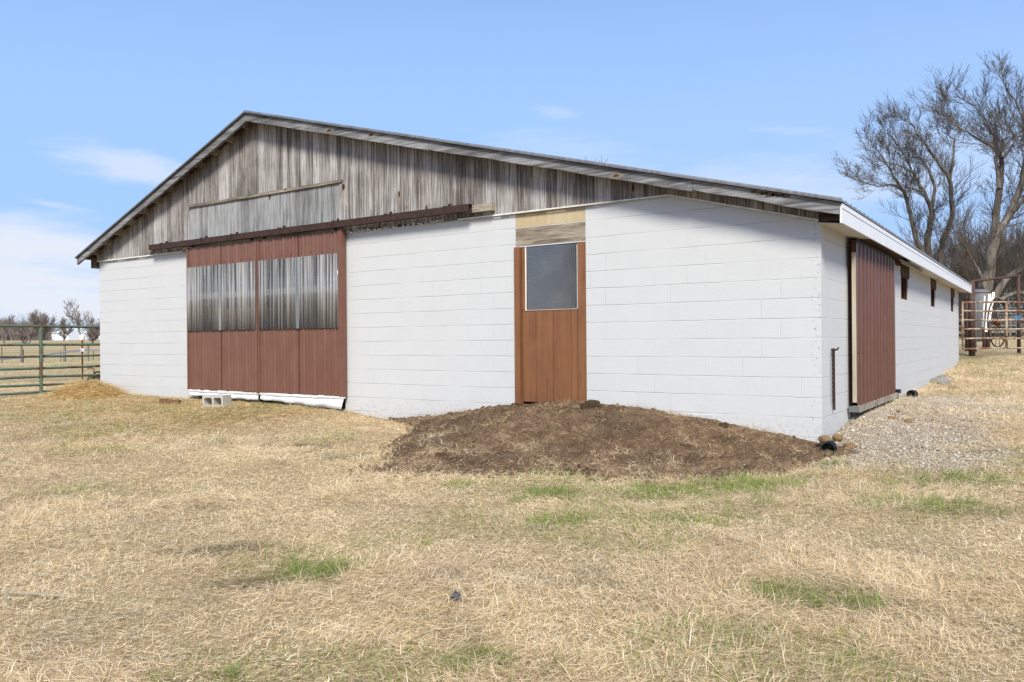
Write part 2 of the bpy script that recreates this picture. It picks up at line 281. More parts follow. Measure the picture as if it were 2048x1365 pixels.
# ------------------------------------------------------------------ mesh helpers
class MB:
    def __init__(s): s.v = []; s.f = []; s.t = []
    def add(s, vs, fs, tone=None):
        b = len(s.v); s.v += [tuple(map(float, q)) for q in vs]; s.f += [tuple(b+i for i in q) for q in fs]
        t = random.random() if tone is None else tone; s.t += [t]*len(vs); return s
    def box(s, x0, x1, y0, y1, z0, z1, tone=None):
        vs = [(x, y, z) for x in (x0, x1) for y in (y0, y1) for z in (z0, z1)]
        return s.add(vs, [(0, 1, 3, 2), (4, 6, 7, 5), (0, 4, 5, 1), (2, 3, 7, 6), (0, 2, 6, 4), (1, 5, 7, 3)], tone)
    def hexa(s, a, b, tone=None):   # two quads a (4 pts), b (4 pts)
        return s.add(list(a)+list(b), [(3, 2, 1, 0), (4, 5, 6, 7), (0, 1, 5, 4), (1, 2, 6, 5), (2, 3, 7, 6), (3, 0, 4, 7)], tone)
    def beam(s, p, q, w_, h_, up=(0, 0, 1), tone=None):
        p = Vector(p); q = Vector(q); d = (q-p).normalized(); r = d.cross(Vector(up)); r = r.normalized() if r.length > 1e-5 else Vector((1, 0, 0)); u = r.cross(d)
        return s.hexa([p+r*a*w_/2+u*b*h_/2 for a, b in ((-1, -1), (1, -1), (1, 1), (-1, 1))], [q+r*a*w_/2+u*b*h_/2 for a, b in ((-1, -1), (1, -1), (1, 1), (-1, 1))], tone)
    def tube(s, pts, rad, n=8, cap=True, tone=None, closed=False):
        pts = [Vector(p) for p in pts]; m = len(pts); rs = rad if hasattr(rad, '__len__') else [rad]*m
        vs = []; ref = None
        for i, p in enumerate(pts):
            if closed: d = pts[(i+1) % m]-pts[i-1]
            else: d = pts[min(i+1, m-1)]-pts[max(i-1, 0)]
            d.normalize()
            if ref is None: ref = d.orthogonal().normalized()
            ref = (ref-d*ref.dot(d)).normalized(); b = d.cross(ref)
            for k in range(n):
                a = 2*math.pi*k/n; vs.append(p+(ref*math.cos(a)+b*math.sin(a))*rs[i])
        fs = []
        for i in range(m if closed else m-1):
            j = (i+1) % m
            for k in range(n): fs.append((i*n+k, i*n+(k+1) % n, j*n+(k+1) % n, j*n+k))
        if cap and not closed: fs += [tuple(reversed(range(n))), tuple((m-1)*n+k for k in range(n))]
        return s.add(vs, fs, tone)
    def build(s, name, mat, parent=None, smooth=False, bevel=0):
        me = bpy.data.meshes.new(name); me.from_pydata(s.v, [], s.f); me.validate()
        a = me.attributes.new('tone', 'FLOAT', 'POINT'); a.data.foreach_set('value', np.array(s.t[:len(me.vertices)], dtype=np.float32))
        me.materials.append(mat); me.update()
        if smooth: me.polygons.foreach_set('use_smooth', [True]*len(me.polygons))
        o = bpy.data.objects.new(name, me); COL.objects.link(o)
        if parent: o.parent = parent
        if bevel:
            md = o.modifiers.new('bevel', 'BEVEL'); md.width = bevel; md.segments = 2; md.limit_method = 'ANGLE'
        return o
def empty(name, label, cat, loc=(0, 0, 0), group=None):
    o = bpy.data.objects.new(name, None); COL.objects.link(o); o.location = loc; o.empty_display_size = .1
    return tag(o, label, cat, group)
def tag(o, label, cat, group=None, kind=None):
    if label: o['label'] = label
    if cat: o['category'] = cat
    if group: o['group'] = group
    if kind: o['kind'] = kind
    return o
def piece(name, parent):         # an empty part holding sub-parts
    o = bpy.data.objects.new(name, None); COL.objects.link(o); o.parent = parent; return o
def relocate(root):              # parts were built in world coordinates: keep them there while the empty sits at the base
    for c in root.children: c.location = c.location - root.location
def copy_tree(o, loc, label=None):
    c = o.copy(); COL.objects.link(c); c.location = loc
    if label: c['label'] = label
    for ch in o.children:
        d = ch.copy(); COL.objects.link(d); d.parent = c
        for g in ch.children: e = g.copy(); COL.objects.link(e); e.parent = d
    return c
def npmesh(name, V, F, mat, col=None, smooth=False):   # V (n,3), F list of (arrays of polygons with k corners)
    me = bpy.data.meshes.new(name); me.vertices.add(len(V)); me.vertices.foreach_set('co', V.astype(np.float32).ravel())
    loops = np.concatenate([f.ravel() for f in F]).astype(np.int32); tot = np.concatenate([np.full(len(f), f.shape[1]) for f in F]).astype(np.int32)
    start = np.concatenate([[0], np.cumsum(tot)[:-1]]).astype(np.int32)
    me.loops.add(len(loops)); me.loops.foreach_set('vertex_index', loops); me.polygons.add(len(tot)); me.polygons.foreach_set('loop_start', start); me.polygons.foreach_set('loop_total', tot)
    if smooth: me.polygons.foreach_set('use_smooth', np.ones(len(tot), dtype=bool))
    if col is not None:
        a = me.color_attributes.new('Col', 'FLOAT_COLOR', 'POINT'); c4 = np.ones((len(V), 4), dtype=np.float32); c4[:, :3] = col; a.data.foreach_set('color', c4.ravel())
    me.update(calc_edges=True); me.materials.append(mat)
    o = bpy.data.objects.new(name, me); COL.objects.link(o); return o

# ------------------------------------------------------------------ value noise in numpy
_T = rng.random((256, 256))
def vn(x, y, seed=0):
    x = np.asarray(x)+seed*17.3; y = np.asarray(y)+seed*9.1; xi = np.floor(x).astype(int); yi = np.floor(y).astype(int); fx = x-xi; fy = y-yi
    fx = fx*fx*(3-2*fx); fy = fy*fy*(3-2*fy)
    g = lambda a, b: _T[a & 255, b & 255]
    return (g(xi, yi)*(1-fx)+g(xi+1, yi)*fx)*(1-fy)+(g(xi, yi+1)*(1-fx)+g(xi+1, yi+1)*fx)*fy
def fbm(x, y, o=4, seed=0):
    s_ = 0; a = 1; t = 0
    for k in range(o): s_ = s_+a*vn(x*2**k, y*2**k, seed+k*3); t += a; a *= .5
    return s_/t
def sst(x, a, b): t = np.clip((x-a)/(b-a), 0, 1); return t*t*(3-2*t)

# ------------------------------------------------------------------ ground height: thin plate through surveyed points
_tp = at(100, 725, 48); _tf = at(60, 684, 250)
CP = np.array([(-13.55, 0, .25), (-10.7, 0, .22), (-8.6, -.2, .215), (-6.8, 0, .19), (-5.9, 0, .09), (-5.1, 0, .06), (-3, 0, .06), (-1.3, 0, .07), (0, 0, .09),
    (0, 1.34, .28), (0, 3.0, .295), (0, 4.7, .29), (0, 8.5, .33), (0, 11.5, .46), (0, 14.4, .6), (3, 1.5, .17), (3, 6, .32), (4, 14, .66), (.2, 15.3, .75), (1.3, 16.6, .74), (8, 20, .8), (1.2, -.9, .02),
    (-6, -3, .03), (-8.6, -1.6, .16), (-2, -3, -.03), (2, -4, -.06), (1.9, -8.4, -.15), (-4, -7, -.10), (6, -6, -.1), (-12, -3, .12), (-14.2, -1, .2), (-14.6, .8, .22), (-14, -8, 0), (-17.2, 1.6, .24), (-20, -2, .2),
    (_tp[0], _tp[1], .12), (-60, 0, .1), (_tf[0], _tf[1], 2.2), (0, 60, 1.3), (-40, 60, .6), (40, 60, 1.3), (30, 0, .1), (0, -30, -.3)])
def _k(r2): return np.where(r2 > 1e-12, r2*np.log(r2+1e-12)*.5, 0)
n_ = len(CP); _A = np.zeros((n_+3, n_+3)); _A[:n_, :n_] = _k(((CP[:, None, :2]-CP[None, :, :2])**2).sum(-1))+np.eye(n_)*.02
_A[:n_, n_] = 1; _A[:n_, n_+1:] = CP[:, :2]; _A[n_, :n_] = 1; _A[n_+1:, :n_] = CP[:, :2].T
_W = np.linalg.solve(_A, np.concatenate([CP[:, 2], [0, 0, 0]]))
def hgt(x, y):
    x = np.asarray(x, float); y = np.asarray(y, float); sh = x.shape; x = x.ravel(); y = y.ravel()
    z = _W[n_]+_W[n_+1]*x+_W[n_+2]*y
    for i in range(n_): z = z+_W[i]*_k((x-CP[i, 0])**2+(y-CP[i, 1])**2)
    d = np.hypot(x-CAM[0], y-CAM[1])
    z = z*(1-sst(d, 150, 300))+2.5*sst(d, 150, 300)
    b = (fbm(x*.9, y*.9, 3, 1)-.5)*.07+(fbm(x*5, y*5, 3, 5)-.5)*.030
    near_wall = np.minimum(np.where((x < .6) & (x > -14), np.abs(y), 9), np.where(y > 0, np.abs(x), 9))
    z = z+b*(.3+.7*sst(near_wall, 0, 1))*(d < 60)
    return z.reshape(sh)
def H(x, y): return float(hgt(np.array([x]), np.array([y]))[0])
WALLX = -13.54; DEEP = 14.42
MX = np.array([-5.75, -5.2, -4.6, -3.97, -3.3, -2.7, -2.0, -1.28, -.7, -.3, .15, .5]); MZ = np.array([.03, .09, .20, .31, .37, .385, .345, .275, .165, .10, .02, 0.]); MXD = np.array([-5.6, -5.2, -4.9, -4.6, -4.0, -3.5, -3.15, -2.7, -2.0, -1.4, -1.05, -.47, 0, .15, .3]); MD = np.array([.15, .3, .6, 1.15, 2.0, 2.75, 3.0, 2.7, 2.15, 2.15, 1.9, 1.55, .9, .35, .2])
def mound_m(x, y):          # soil heap height over the ground, and a 0..1 cover
    dep = np.interp(x, MXD, MD)*(1+.22*(fbm(x*1.6, y*1.6, 3, 9)-.5)); t = np.clip(-y/np.maximum(dep, .05), 0, 1.2)
    base = np.interp(x, MX, MZ)-.05
    m = base*np.clip(1-t, 0, 1)**1.15+.035*np.clip(1-t, 0, 1)**.3
    cov = (t < 1) & (y < .02) & (x < .5) & (x > -6.2)
    return m, cov, t

# colour masks (dead grass, green flushes, bare soil, straw, gravel), all fixed to the ground
GREEN = [(630, 1145, .34, .16, 1.), (585, 1128, .2, .12, .6), (1100, 988, .55, .28, .9), (1045, 1000, .3, .2, .6), (1120, 1042, .45, .2, .8), (1330, 985, .9, .4, .85), (912, 972, .22, .12, 1.), (1420, 1010, 1.1, .3, .45), (1500, 975, .8, .3, .9), (1740, 1212, .22, .1, .9), (1560, 1195, .35, .14, .8), (1660, 1210, .3, .12, .8), (1200, 1095, .4, .12, .45), (1380, 1040, .8, .25, .6), (1880, 1020, 1.0, .35, .6), (150, 985, .9, .25, .45), (60, 990, .5, .3, .4), (460, 1352, .12, .06, 1.), (980, 1322, .35, .12, .75), (840, 1095, .15, .1, .7), (1900, 965, 1.0, .35, .7), (1780, 950, .5, .2, .5), (1960, 1010, .9, .3, .4), (140, 905, .8, .3, .35), (240, 900, .5, .2, .5), (130, 833, .25, .15, .9), (20, 833, .3, .15, .8), (1670, 935, .25, .12, .8), (1610, 928, .3, .1, .6), (340, 1362, .1, .05, .8), (1820, 1120, .35, .15, .35), (1950, 790, .8, .5, .35), (1900, 745, .5, .8, .4), (1750, 985, .6, .2, .4), (2000, 950, .5, .2, .4), (1450, 1045, .6, .2, .25), (700, 1095, .3, .15, .25), (1300, 1310, .3, .15, .2), (1640, 1300, .6, .2, .3), (350, 985, .5, .2, .25), (620, 850, .5, .2, .3), (420, 885, .7, .2, .35), (1910, 690, .3, .8, .4)]
SOILP = [(450, 1098, .42, .14, .9), (380, 1130, .25, .08, .5), (500, 1170, .38, .12, .7), (590, 890, .6, .1, .9), (520, 895, .3, .08, .6), (300, 925, .7, .15, .5), (640, 1185, .4, .1, .4), (940, 1255, .3, .08, .35), (1240, 1200, .25, .08, .35), (1350, 1035, .4, .1, .4), (1100, 1060, .25, .05, .6), (1950, 925, .3, .12, .9), (290, 800, 1.0, .15, .8), (800, 925, .5, .2, .5), (1850, 870, .8, .25, .4), (60, 1210, .3, .08, .6), (1480, 1215, .5, .15, .25), (950, 1075, .4, .12, .35), (180, 875, .6, .12, .45), (1900, 1290, .4, .1, .3)]
def _blobs(L):
    r = []
    for u, v, a, b, s_ in L:
        p = onz(u, v, .0 if v > 900 else .1); p = onz(u, v, H(p[0], p[1])); p = onz(u, v, H(p[0], p[1])); r.append((p[0], p[1], a, b, s_))
    return r
_GB = _blobs(GREEN); _SB = _blobs(SOILP)
def _bm(x, y, B):
    m = np.zeros_like(x)
    for px, py, a, b, s_ in B:
        dx = (x-px)*_R[0]+(y-py)*_R[1]; dy = (x-px)*_F[0]+(y-py)*_F[1]
        m = np.maximum(m, s_*np.exp(-((dx/(a*.85))**2+(dy/(b*1.25))**2)))
    return m
def masks(x, y):
    x = np.asarray(x, float); y = np.asarray(y, float)
    n1 = fbm(x*3, y*3, 4, 21); n2 = fbm(x*9, y*9, 3, 31)
    br = .45+1.1*n1*n2*2.2
    _g0 = _bm(x, y, _GB); g = np.clip(_g0*1.15, 0, 1)*sst(_g0+(n2-.5)*1.3+(n1-.5)*.6, .30, .62); g = np.maximum(g, .24*sst(fbm(x*.8, y*.8, 4, 41), .58, .74)*br)
    _s0 = _bm(x, y, _SB); s_ = np.clip(_s0*1.2, 0, 1)*sst(_s0+(n2-.5)*1.5+(n1-.5)*.6, .36, .60); s_ = np.maximum(s_, .4*sst(fbm(x*1.5, y*3.2, 4, 51), .66, .76))
    # gravel apron beside the corner and the side door
    gx = sst(x, -.1, .1)*(1-sst(x+1.2*(n1-.5), .85, 1.75))*sst(y, -1.1, -.35)*(1-sst(y+.8*(n1-.5), 4.6, 6.2))
    # straw trodden out of the big doors and round the straw heap
    st = sst(-x, 6.3, 7.3)*(1-sst(-x, 13.2, 15.0))*(1-sst(-y+.5*(n1-.5), 1.6, 3.4))*sst(-y, -.3, .05)
    st = np.maximum(st, .8*sst(n1, .38, .6)*np.exp(-((y+3.3+.10*(x+9))/.5)**2)*sst(-x, 5.5, 8)*(1-sst(-x, 14, 17)))
    return g, s_, gx, st
def inside(x, y): return (x < .0) & (x > WALLX) & (y > -.02) & (y < DEEP)

# ------------------------------------------------------------------ ground sheet
def axis(c, near, step, far):
    a = list(np.arange(-near, near+step/2, step)); d = step; x = near
    while x < far: d *= 1.16; x += d; a.append(x); a.insert(0, -x)
    return np.array(a)+c
def axis2(lo, hi, step, far):
    a = list(np.arange(lo, hi, step)); d = step; x = a[-1]; 
    while x < far: d *= 1.17; x += d; a.append(x)
    d = step; x = lo
    while x > -far: d *= 1.17; x -= d; a.insert(0, x)
    return np.array(a)
gxs = axis2(-15.5, 5.5, .09, 2600); gys = axis2(-7.5, 9, .09, 2600)
GX, GY = np.meshgrid(gxs, gys, indexing='ij'); GZ = hgt(GX, GY)
GZ = GZ-np.where(inside(GX, GY), .04, 0)
nx, ny = GX.shape; idx = np.arange(nx*ny).reshape(nx, ny)
Fq = np.stack([idx[:-1, :-1].ravel(), idx[1:, :-1].ravel(), idx[1:, 1:].ravel(), idx[:-1, 1:].ravel()], 1)
g_, s_, gr_, st_ = masks(GX.ravel(), GY.ravel())
dcam = np.hypot(GX.ravel()-CAM[0], GY.ravel()-CAM[1])[:, None]
def lerp(a, b, t): return a*(1-t)+np.asarray(b)*t
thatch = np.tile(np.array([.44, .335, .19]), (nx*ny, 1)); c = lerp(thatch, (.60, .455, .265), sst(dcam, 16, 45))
c = lerp(c, (.12, .13, .04), g_[:, None]*.6); c = lerp(c, (.085, .058, .036), s_[:, None]*.9*(dcam < 30)); c = lerp(c, (.40, .335, .25), gr_[:, None]); c = lerp(c, (.30, .20, .075), st_[:, None]*.7)
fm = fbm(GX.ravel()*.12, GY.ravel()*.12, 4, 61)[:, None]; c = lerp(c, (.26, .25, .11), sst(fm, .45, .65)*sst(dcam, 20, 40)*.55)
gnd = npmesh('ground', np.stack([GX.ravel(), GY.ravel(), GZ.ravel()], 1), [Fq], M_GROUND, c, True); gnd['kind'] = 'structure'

# ================================================================== BARN
barn = empty('barn', 'long white painted block barn with weathered board gable, brown doors and low grey roof', 'barn')
def extr(mb, poly, axis_, a, b, tone=None):      # polygon in (u, z) pushed from a to b along the other horizontal axis
    n = len(poly); P = [((u, a, z) if axis_ == 'y' else (a, u, z)) for u, z in poly]+[((u, b, z) if axis_ == 'y' else (b, u, z)) for u, z in poly]
    fs = [tuple(range(n)), tuple(reversed(range(n, 2*n)))]+[(i, i+n, (i+1) % n+n, (i+1) % n) for i in range(n)]
    return mb.add(P, fs, tone)
ZB = -.4; TOP = 2.812
m = MB(); extr(m, [(WALLX, ZB), (-10.66, ZB), (-10.66, TOP), (WALLX, TOP)], 'y', 0, .2)
extr(m, [(-10.66, ZB), (-6.80, ZB), (-6.80, .1), (-10.66, .1)], 'y', .01, .2)
extr(m, [(-6.80, ZB), (-3.705, ZB), (-3.705, TOP), (-6.80, TOP)], 'y', 0, .2)
extr(m, [(-2.695, ZB), (0, ZB), (0, 2.378), (-.72, 2.572), (-1.614, TOP), (-2.695, TOP)], 'y', 0, .2)
extr(m, [(-3.705, ZB), (-2.695, ZB), (-2.695, .385), (-3.705, .385)], 'y', .004, .2)
m.build('front_wall', MW_G, barn)
m = MB(); WIN = [(5.17, 5.93), (8.86, 9.60), (12.56, 13.27)]
extr(m, [(.2, ZB), (1.39, ZB), (1.39, 2.372), (.2, 2.372)], 'x', -.2, 0)
extr(m, [(1.39, ZB), (3.75, ZB), (3.75, .30), (1.39, .30)], 'x', -.2, -.01)
ys = [3.75]+[v for w_ in WIN for v in w_]+[DEEP]
for i in range(len(ys)-1):
    top = 1.80 if i % 2 else 2.372
    extr(m, [(ys[i], ZB), (ys[i+1], ZB), (ys[i+1], top), (ys[i], top)], 'x', -.2, 0)
m.build('side_wall', MW_S, barn)
m = MB(); m.box(WALLX, WALLX+.2, .2, DEEP, ZB, 2.95); m.build('left_wall', MW_S, barn)
m = MB(); extr(m, [(WALLX+.2, ZB), (-.2, ZB), (-.2, 2.37), (-8.665, 4.75), (WALLX+.2, 2.9)], 'y', DEEP-.2, DEEP); m.build('back_wall', MW_G, barn)
m = MB(); m.box(WALLX+.2, WALLX+.215, .25, DEEP-.2, .1, 2.85); m.build('wall_lining', M_DARK, barn); m = MB(); m.box(WALLX+.22, -.2, DEEP-.22, DEEP-.205, .1, 2.36); m.build('wall_lining', M_DARK, barn)
# roof
RX, RZ = -8.665, 4.852; SR, SL = .2632, .3815
def roofz(x): return RZ-(x-RX)*SR if x >= RX else RZ-(RX-x)*SL
XR, XL = .262, -13.87
m = MB(); yy = []; y = -.31
while y < 14.85:
    yy += [(y, 0), (y+.012, .018), (y+.035, .018), (y+.047, 0)]; y += .2286
yy.append((14.88, 0))
for (xa, xb) in ((XL, RX), (RX, XR)):
    a = len(yy); top = [(x, yv, roofz(x)+.022+dz) for x in (xa, xb) for yv, dz in yy]; bot = [(x, yv, roofz(x)+.003) for x in (xa, xb) for yv, dz in (yy[0], yy[-1])]
    fs = [(i, i+1, a+i+1, a+i) for i in range(a-1)]
    b = 2*a; fs += [(b, b+2, b+3, b+1), (0, a, b+2, b), (a-1, b+1, b+3, 2*a-1), tuple(range(a))+(b+1, b), tuple(range(2*a-1, a-1, -1))+(b+2, b+3)]
    m.add(top+bot, fs)
m.build('roof', M_ROOF, barn)
m = MB(); m.box(RX-.05, RX+.06, -.29, 14.85, RZ+.012, RZ+.030); m.build('ridge_cap', M_ROOF, barn)
m = MB()
for (xa, xb) in ((XL+.02, RX), (RX, XR-.01)):
    m.hexa([(xa, -.228, roofz(xa)), (xa, 14.8, roofz(xa)), (xa, 14.8, roofz(xa)-.012), (xa, -.228, roofz(xa)-.012)], [(xb, -.228, roofz(xb)), (xb, 14.8, roofz(xb)), (xb, 14.8, roofz(xb)-.012), (xb, -.228, roofz(xb)-.012)])
m.build('roof_underside', M_DARKW, barn)
# barge boards in two or three lengths, slightly bowed and chipped
def barge(xs, hgt_, jit):
    m = MB(); n = len(xs); seq = []
    for k, x in enumerate(xs):
        dz = (random.random()-.5)*jit; db = (random.random()-.5)*jit*1.6; z = roofz(x)
        seq.append([(x, -.272, z-.002+dz*.3), (x, -.230, z-.002+dz*.3), (x, -.230, z-hgt_+db), (x, -.272, z-hgt_+db)])
    for a, b in zip(seq[:-1], seq[1:]): m.hexa(a, b, .5)
    return m
barge(list(np.linspace(-13.86, -11.3, 9)), .115, .006).build('barge_board', M_BARGE, barn)
barge(list(np.linspace(-11.295, RX-.003, 10)), .128, .006).build('barge_board', M_BARGE, barn)
barge(list(np.linspace(RX+.003, -4.9, 12)), .128, .006).build('barge_board', M_BARGE, barn)
barge(list(np.linspace(-4.895, -1.25, 12)), .120, .010).build('barge_board', M_BARGE, barn)
o = barge(list(np.linspace(-1.245, .235, 10)), .115, .016).build('barge_board', M_BARGE, barn); o['label'] = 'splintered lowest length of barge board with a rotten hole'
m = MB()
for k in range(7):
    x = -.62+k*.05+random.random()*.02; m.box(x, x+.06+random.random()*.03, -.2745, -.2722, roofz(x)-.045-random.random()*.02, roofz(x)-.022)
m.build('rotten_hole', M_DARKW, barn)
for k in range(12):     # purlin ends under the gable overhang
    x = -13.45+k*.415
    m = MB(); m.hexa([(x, -.228, roofz(x)-.013), (x+.05, -.228, roofz(x+.05)-.013), (x+.05, -.228, roofz(x)-.10), (x, -.228, roofz(x)-.10)], [(x, -.032, roofz(x)-.013), (x+.05, -.032, roofz(x+.05)-.013), (x+.05, -.032, roofz(x)-.10), (x, -.032, roofz(x)-.10)]); m.build('purlin_end', M_TRIMW, barn)
for k in range(14):
    x = -8.2+k*.6
    m = MB(); m.box(x, x+.05, -.228, -.032, roofz(x+.05)-.09, roofz(x+.05)-.014); m.build('purlin_end', M_TRIMW, barn)
# gable siding
def sbot(x): return 2.816 if x < -1.614 else 2.816-(x+1.614)*.2665
m = MB(); x = -13.57
while x < -.012:
    ragged = -6.75 < x < -5.2
    wd = random.uniform(.015, .045) if ragged else random.choice((.105, .14, .14, .145, .09)); x1 = min(x+wd-(.001 if ragged else .0055), -.012)
    if x < RX < x1: x1 = RX
    y0 = -.028-random.random()*.010; zb = sbot(x)+(random.uniform(-.008, .055)*(1-max(0, (x+6.1))/1.2) if ragged else random.uniform(-.006, .006)); zb1 = zb+sbot(x1)-sbot(x)
    tn = random.random()
    m.hexa([(x, y0, zb), (x1, y0, zb1), (x1, y0, roofz(x1)-.014), (x, y0, roofz(x)-.014)], [(x, -.004, zb), (x1, -.004, zb1), (x1, -.004, roofz(x1)-.014), (x, -.004, roofz(x)-.014)], tn)
    x = x1+(.001 if ragged else .0055)
m.build('gable_siding', M_SIDE, barn)
m = MB(); m.hexa([(-13.5, -.003, 2.85), (-.1, -.003, 2.44), (-.1, -.003, roofz(-.1)-.02), (-13.5, -.003, roofz(-13.5)-.02)], [(-13.5, .03, 2.85), (-.1, .03, 2.44), (-.1, .03, roofz(-.1)-.02), (-13.5, .03, roofz(-13.5)-.02)]); 
m = MB(); extr(m, [(-13.5, 2.83), (-1.7, 2.83), (-.06, 2.41), (-.06, roofz(-.06)-.03), (RX, RZ-.03), (-13.5, roofz(-13.5)-.03)], 'y', -.0035, .03); m.build('siding_backing', M_DARKW, barn)
m = MB(); x = -10.48
while x < -6.82:
    wd = random.choice((.19, .24, .28)); x1 = min(x+wd, -6.815); y0 = -.044-random.random()*.004
    m.box(x, x1-.006, y0, -.036, 3.0, 3.565+random.uniform(-.004, .004)); x = x1
m.build('hatch_boards', M_SMOOTH, barn)
m = MB(); m.beam((-10.52, -.06, 3.578), (-6.74, -.06, 3.578), .035, .042, tone=.3); m.build('hatch_trim', M_TRIMW, barn)
m = MB(); m.box(-6.812, -6.735, -.056, -.037, 2.80, 3.552, .8); m.build('hatch_post', M_WHITEB if False else M_SIDE, barn)
for (a, b) in ((-13.56, -10.62), (-4.6, -1.614), (-1.612, -.008)):
    m = MB(); m.hexa([(a, -.043, sbot(a)-.014), (a, -.037, sbot(a)-.014), (a, -.037, sbot(a)+.004), (a, -.043, sbot(a)+.004)], [(b, -.043, sbot(b)-.014), (b, -.037, sbot(b)-.014), (b, -.037, sbot(b)+.004), (b, -.043, sbot(b)+.004)]); m.build('drip_strip', M_WHITEB, barn)
m = MB()
for k in range(70):     # flakes of paint left along the ragged board ends
    x = -6.72+random.random()*1.9; wd = random.uniform(.01, .06); z = sbot(x)+random.uniform(-.012, .010); m.box(x, x+wd, -.0425, -.0375, z-.008, z+random.uniform(.002, .012))
m.build('paint_flakes', M_WHITEB, barn)['kind'] = 'stuff'
m = MB(); m.box(-10.70, -6.70, -.075, -.036, 2.800, 2.93); m.build('door_header', M_TRIMW, barn)
# white eave at the side
m = MB(); m.box(.232, .252, -.235, 14.86, 2.312, 2.497); m.box(.2525, .2565, -.235, 14.86, 2.452, 2.499); m.build('eave_fascia', M_WTRIM, barn)
m = MB(); m.box(.2525, .2535, -.2, 14.86, 2.4495, 2.4515); m.build('fascia_seam', M_BLACK, barn)
m = MB(); m.hexa([(.0, -.03, 2.345), (.0, 1.39, 2.345), (.0, 1.39, 2.36), (.0, -.03, 2.36)], [(.231, -.03, 2.318), (.231, 1.39, 2.318), (.231, 1.39, 2.333), (.231, -.03, 2.333)])
m.hexa([(.0, 5.1, 2.345), (.0, 14.8, 2.345), (.0, 14.8, 2.36), (.0, 5.1, 2.36)], [(.231, 4.6, 2.318), (.231, 14.8, 2.318), (.231, 14.8, 2.333), (.231, 4.6, 2.333)])
m.build('soffit', M_SOFF, barn)
m = MB(); m.box(-.01, .231, -.05, -.031, 2.362, 2.50); m.build('eave_end_board', M_DARKW, barn)
m = MB(); m.box(-13.74, -13.56, -.06, 2.5, 2.69, 2.88); m.build('eave_beam', M_DARKW, barn)
m = MB(); m.box(.0, .035, 1.40, 4.9, 2.285, 2.372); m.box(.036, .20, 1.41, 4.3, 2.345, 2.37); m.build('side_door_header', M_BROWNW, barn)
for (a, b) in WIN:
    win = piece('window', barn)
    m = MB(); m.box(-.19, .014, a-.03, b+.03, 2.150, 2.335); m.build('lintel', M_BROWNW, win)
    m = MB(); m.box(-.13, -.10, a+.002, b-.002, 1.802, 2.149); m.build('shutter', M_BROWNW, win)
    m = MB(); m.box(-.099, -.02, b-.03, b-.002, 1.803, 2.148); m.box(-.099, -.02, a+.002, a+.03, 1.803, 2.148); m.box(-.099, -.02, a+.031, b-.031, 1.803, 1.825); m.build('frame', M_BROWNW, win)
# --- ribbed sheet: profile along axis, extruded in z, closed at the back
def ribs(a, b, z0, z1, face, axis_='x', out_=-1, pitch=.2286, h=.016, minor=True, kind='rib', thick=.003):
    pr = []; 
    if kind == 'wave':
        n = int((b-a)/.0085); pr = [(a+(b-a)*i/n, h*math.sin(2*math.pi*(a+(b-a)*i/n)/pitch)) for i in range(n+1)]
    else:
        x = a; pr.append((a, 0))
        k = math.ceil(a/pitch)
        while k*pitch < b-.03:
            c_ = k*pitch
            if c_ > a+.03: pr += [(c_-.022, 0), (c_-.010, h), (c_+.010, h), (c_+.022, 0)]
            if minor:
                for q in (1/3, 2/3):
                    d = c_+pitch*q
                    if a+.02 < d < b-.02: pr += [(d-.014, 0), (d-.007, h*.3), (d+.007, h*.3), (d+.014, 0)]
            k += 1
        pr.append((b, 0))
    n = len(pr); f_ = lambda u, d, z: (u, face+out_*d, z) if axis_ == 'x' else (face+out_*d, u, z)
    vs = [f_(u, d, z) for z in (z0, z1) for u, d in pr]+[f_(u, d-thick, z) for z in (z0, z1) for u, d in pr]
    fs = [(i, i+1, n+i+1, n+i) for i in range(n-1)]+[(2*n+i+1, 2*n+i, 3*n+i, 3*n+i+1) for i in range(n-1)]+[(i+1, i, 2*n+i, 2*n+i+1) for i in range(n-1)]+[(n+i, n+i+1, 3*n+i+1, 3*n+i) for i in range(n-1)]+[(0, n, 3*n, 2*n), (2*n-1, n-1, 3*n-1, 4*n-1)]
    return MB().add(vs, fs, .5)
def screws(xs, zs, y, parent, mat, face='y'):
    for x in xs:
        for z in zs: m = MB(); m.box(x-.006, x+.006, y-.006, y, z-.006, z+.006) if face == 'y' else m.box(y, y+.006, x-.006, x+.006, z-.006, z+.006); m.build('screw', mat, parent)
